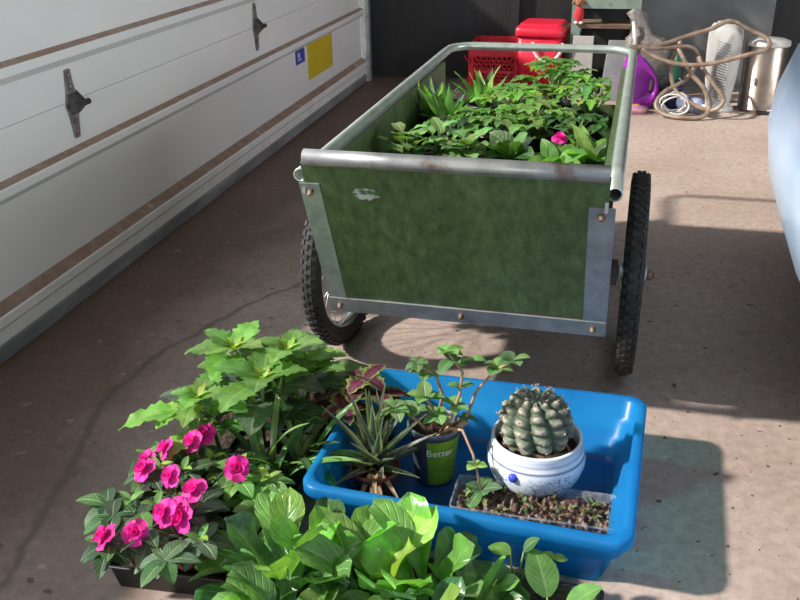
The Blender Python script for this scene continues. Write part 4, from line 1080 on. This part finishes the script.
# ------------------------------------------------------------------ car on the right
car = thing('parked_car', 'pale blue car parked along the right side, front corner showing', 'car', (1.22, 1.0, 0))
HW = .855
def car_ring(y, sc_w, top, dz=0):
    pr = [(.60, .20), (.80, .24), (.93, .34), (.985, .46), (1.0, .54), (.985, .64), (.955, .71), (.90, .765), (.80, .80), (.55, .83*1.0), (.25, .85), (0, .855)]
    L = [(-x*HW*sc_w, y, z if z < .7 else .7+(z-.7)*top) for x, z in pr]
    return L + [(-p[0], p[1], p[2]) for p in reversed(L[:-1])]
m = MB(); rings = []
for y, s, t_ in ((-3.2, .80, .6), (-3.0, .93, .9), (-2.5, 1.0, 1.1), (-1, 1.0, 1.2), (.3, 1.0, 1.15), (1.0, .995, 1.0), (1.35, .975, .95), (1.6, .94, .9), (1.8, .885, .85), (1.95, .81, .75), (2.05, .71, .6), (2.12, .56, .4), (2.15, .38, .2)):
    rings.append(car_ring(y, s, t_))
m.loft(rings, True, (True, True)); m.obj('car_body', M['car'], car, smooth=True)
m = MB(); cab = []
for z, y0, y1, w_ in ((.82, -2.9, -.35, .80), (1.15, -2.6, -.8, .70), (1.40, -2.2, -1.2, .60), (1.45, -2.0, -1.4, .5)):
    cab.append([(-w_, y0, z), (w_, y0, z), (w_, y1, z), (-w_, y1, z)])
m.loft(cab, True, (True, True), mis=[1, 1, 0, 0]); 
for f in m.bm.faces: f.smooth = False
m.obj('car_cabin', [M['car'], M['glass']], car, bevel=.04)
# pale tube standing in for the highlight along the hood's shut-line crease
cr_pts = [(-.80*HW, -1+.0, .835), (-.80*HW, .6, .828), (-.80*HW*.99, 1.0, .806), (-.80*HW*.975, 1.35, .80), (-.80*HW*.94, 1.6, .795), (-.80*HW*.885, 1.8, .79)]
MB().tube([(x-.012, y, z-.004) for x, y, z in cr_pts], .005, 6).obj('hood_highlight', M['white_plastic'], car)
for s in (-1, 1):
    for y in (-2.3, .05): m = MB(); m.lathe([(.0, -.09), (.2, -.09), (.3, -.08), (.31, 0), (.3, .08), (.2, .09), (0, .09)], (s*.66, y, .31), 'X', 32); m.obj('tyre', M['rubber'], car)

# ------------------------------------------------------------------ camera and light
cam = bpy.data.cameras.new('camera'); co_ = bpy.data.objects.new('camera', cam); COL.objects.link(co_)
Rm = [[0.973756030416654, 0.08178344472514304, -0.21239270560941992], [0.22700967434884792, -0.415858239647674, 0.8806409780774272], [-0.01630340391544885, -0.9057446619693803, -0.4235101018095584]]
mw = Matrix.Identity(4)
for i in range(3):
    mw[i][0] = Rm[i][0]; mw[i][1] = -Rm[i][1]; mw[i][2] = -Rm[i][2]
mw[2][3] = 1.15
co_.matrix_world = mw
cam.sensor_width = 36; cam.lens = 40.5; cam.clip_start = .02
sc.camera = co_

su = bpy.data.lights.new('sun', 'SUN'); so = bpy.data.objects.new('sun', su); COL.objects.link(so)
sd_ = V((.19, .068, -.142)).normalized()
so.rotation_euler = sd_.to_track_quat('-Z', 'Y').to_euler()
su.energy = 8.0; su.angle = math.radians(2.6); su.color = (1.0, .95, .88)
al_ = bpy.data.lights.new('side_fill_light', 'AREA'); ao = bpy.data.objects.new('side_fill_light', al_); COL.objects.link(ao)
al_.shape = 'RECTANGLE'; al_.size = 3.2; al_.size_y = 1.0; al_.energy = 110; al_.color = (.93, .97, 1.0)  # added fill in a made-up wall opening, brightens the garage door
ao.location = (3.95, 2.0, 1.45); ao.rotation_euler = V((-1, 0.05, -.12)).to_track_quat('-Z', 'Y').to_euler()
bl_ = bpy.data.lights.new('rear_fill_light', 'AREA'); bo = bpy.data.objects.new('rear_fill_light', bl_); COL.objects.link(bo)
bl_.shape = 'RECTANGLE'; bl_.size = 2.4; bl_.size_y = 1.2; bl_.energy = 120; bl_.color = (.97, .98, 1.0)  # added fill behind the camera, brightens cart front, floor and back wall
bo.location = (1.2, -4.4, 1.8); bo.rotation_euler = V((-.08, 1, -.22)).to_track_quat('-Z', 'Y').to_euler()
wd = bpy.data.worlds.new('world'); sc.world = wd; wd.use_nodes = True
bgn = wd.node_tree.nodes['Background']; bgn.inputs[0].default_value = (.80, .88, 1.0, 1); bgn.inputs[1].default_value = 1.9
sc.view_settings.view_transform = 'Standard'; sc.view_settings.look = 'None'; sc.view_settings.exposure = 0; sc.view_settings.gamma = 1
try:
    sc.cycles.use_denoising = True; sc.cycles.max_bounces = 8; sc.cycles.transparent_max_bounces = 12; sc.cycles.caustics_reflective = False; sc.cycles.caustics_refractive = False
except Exception: pass
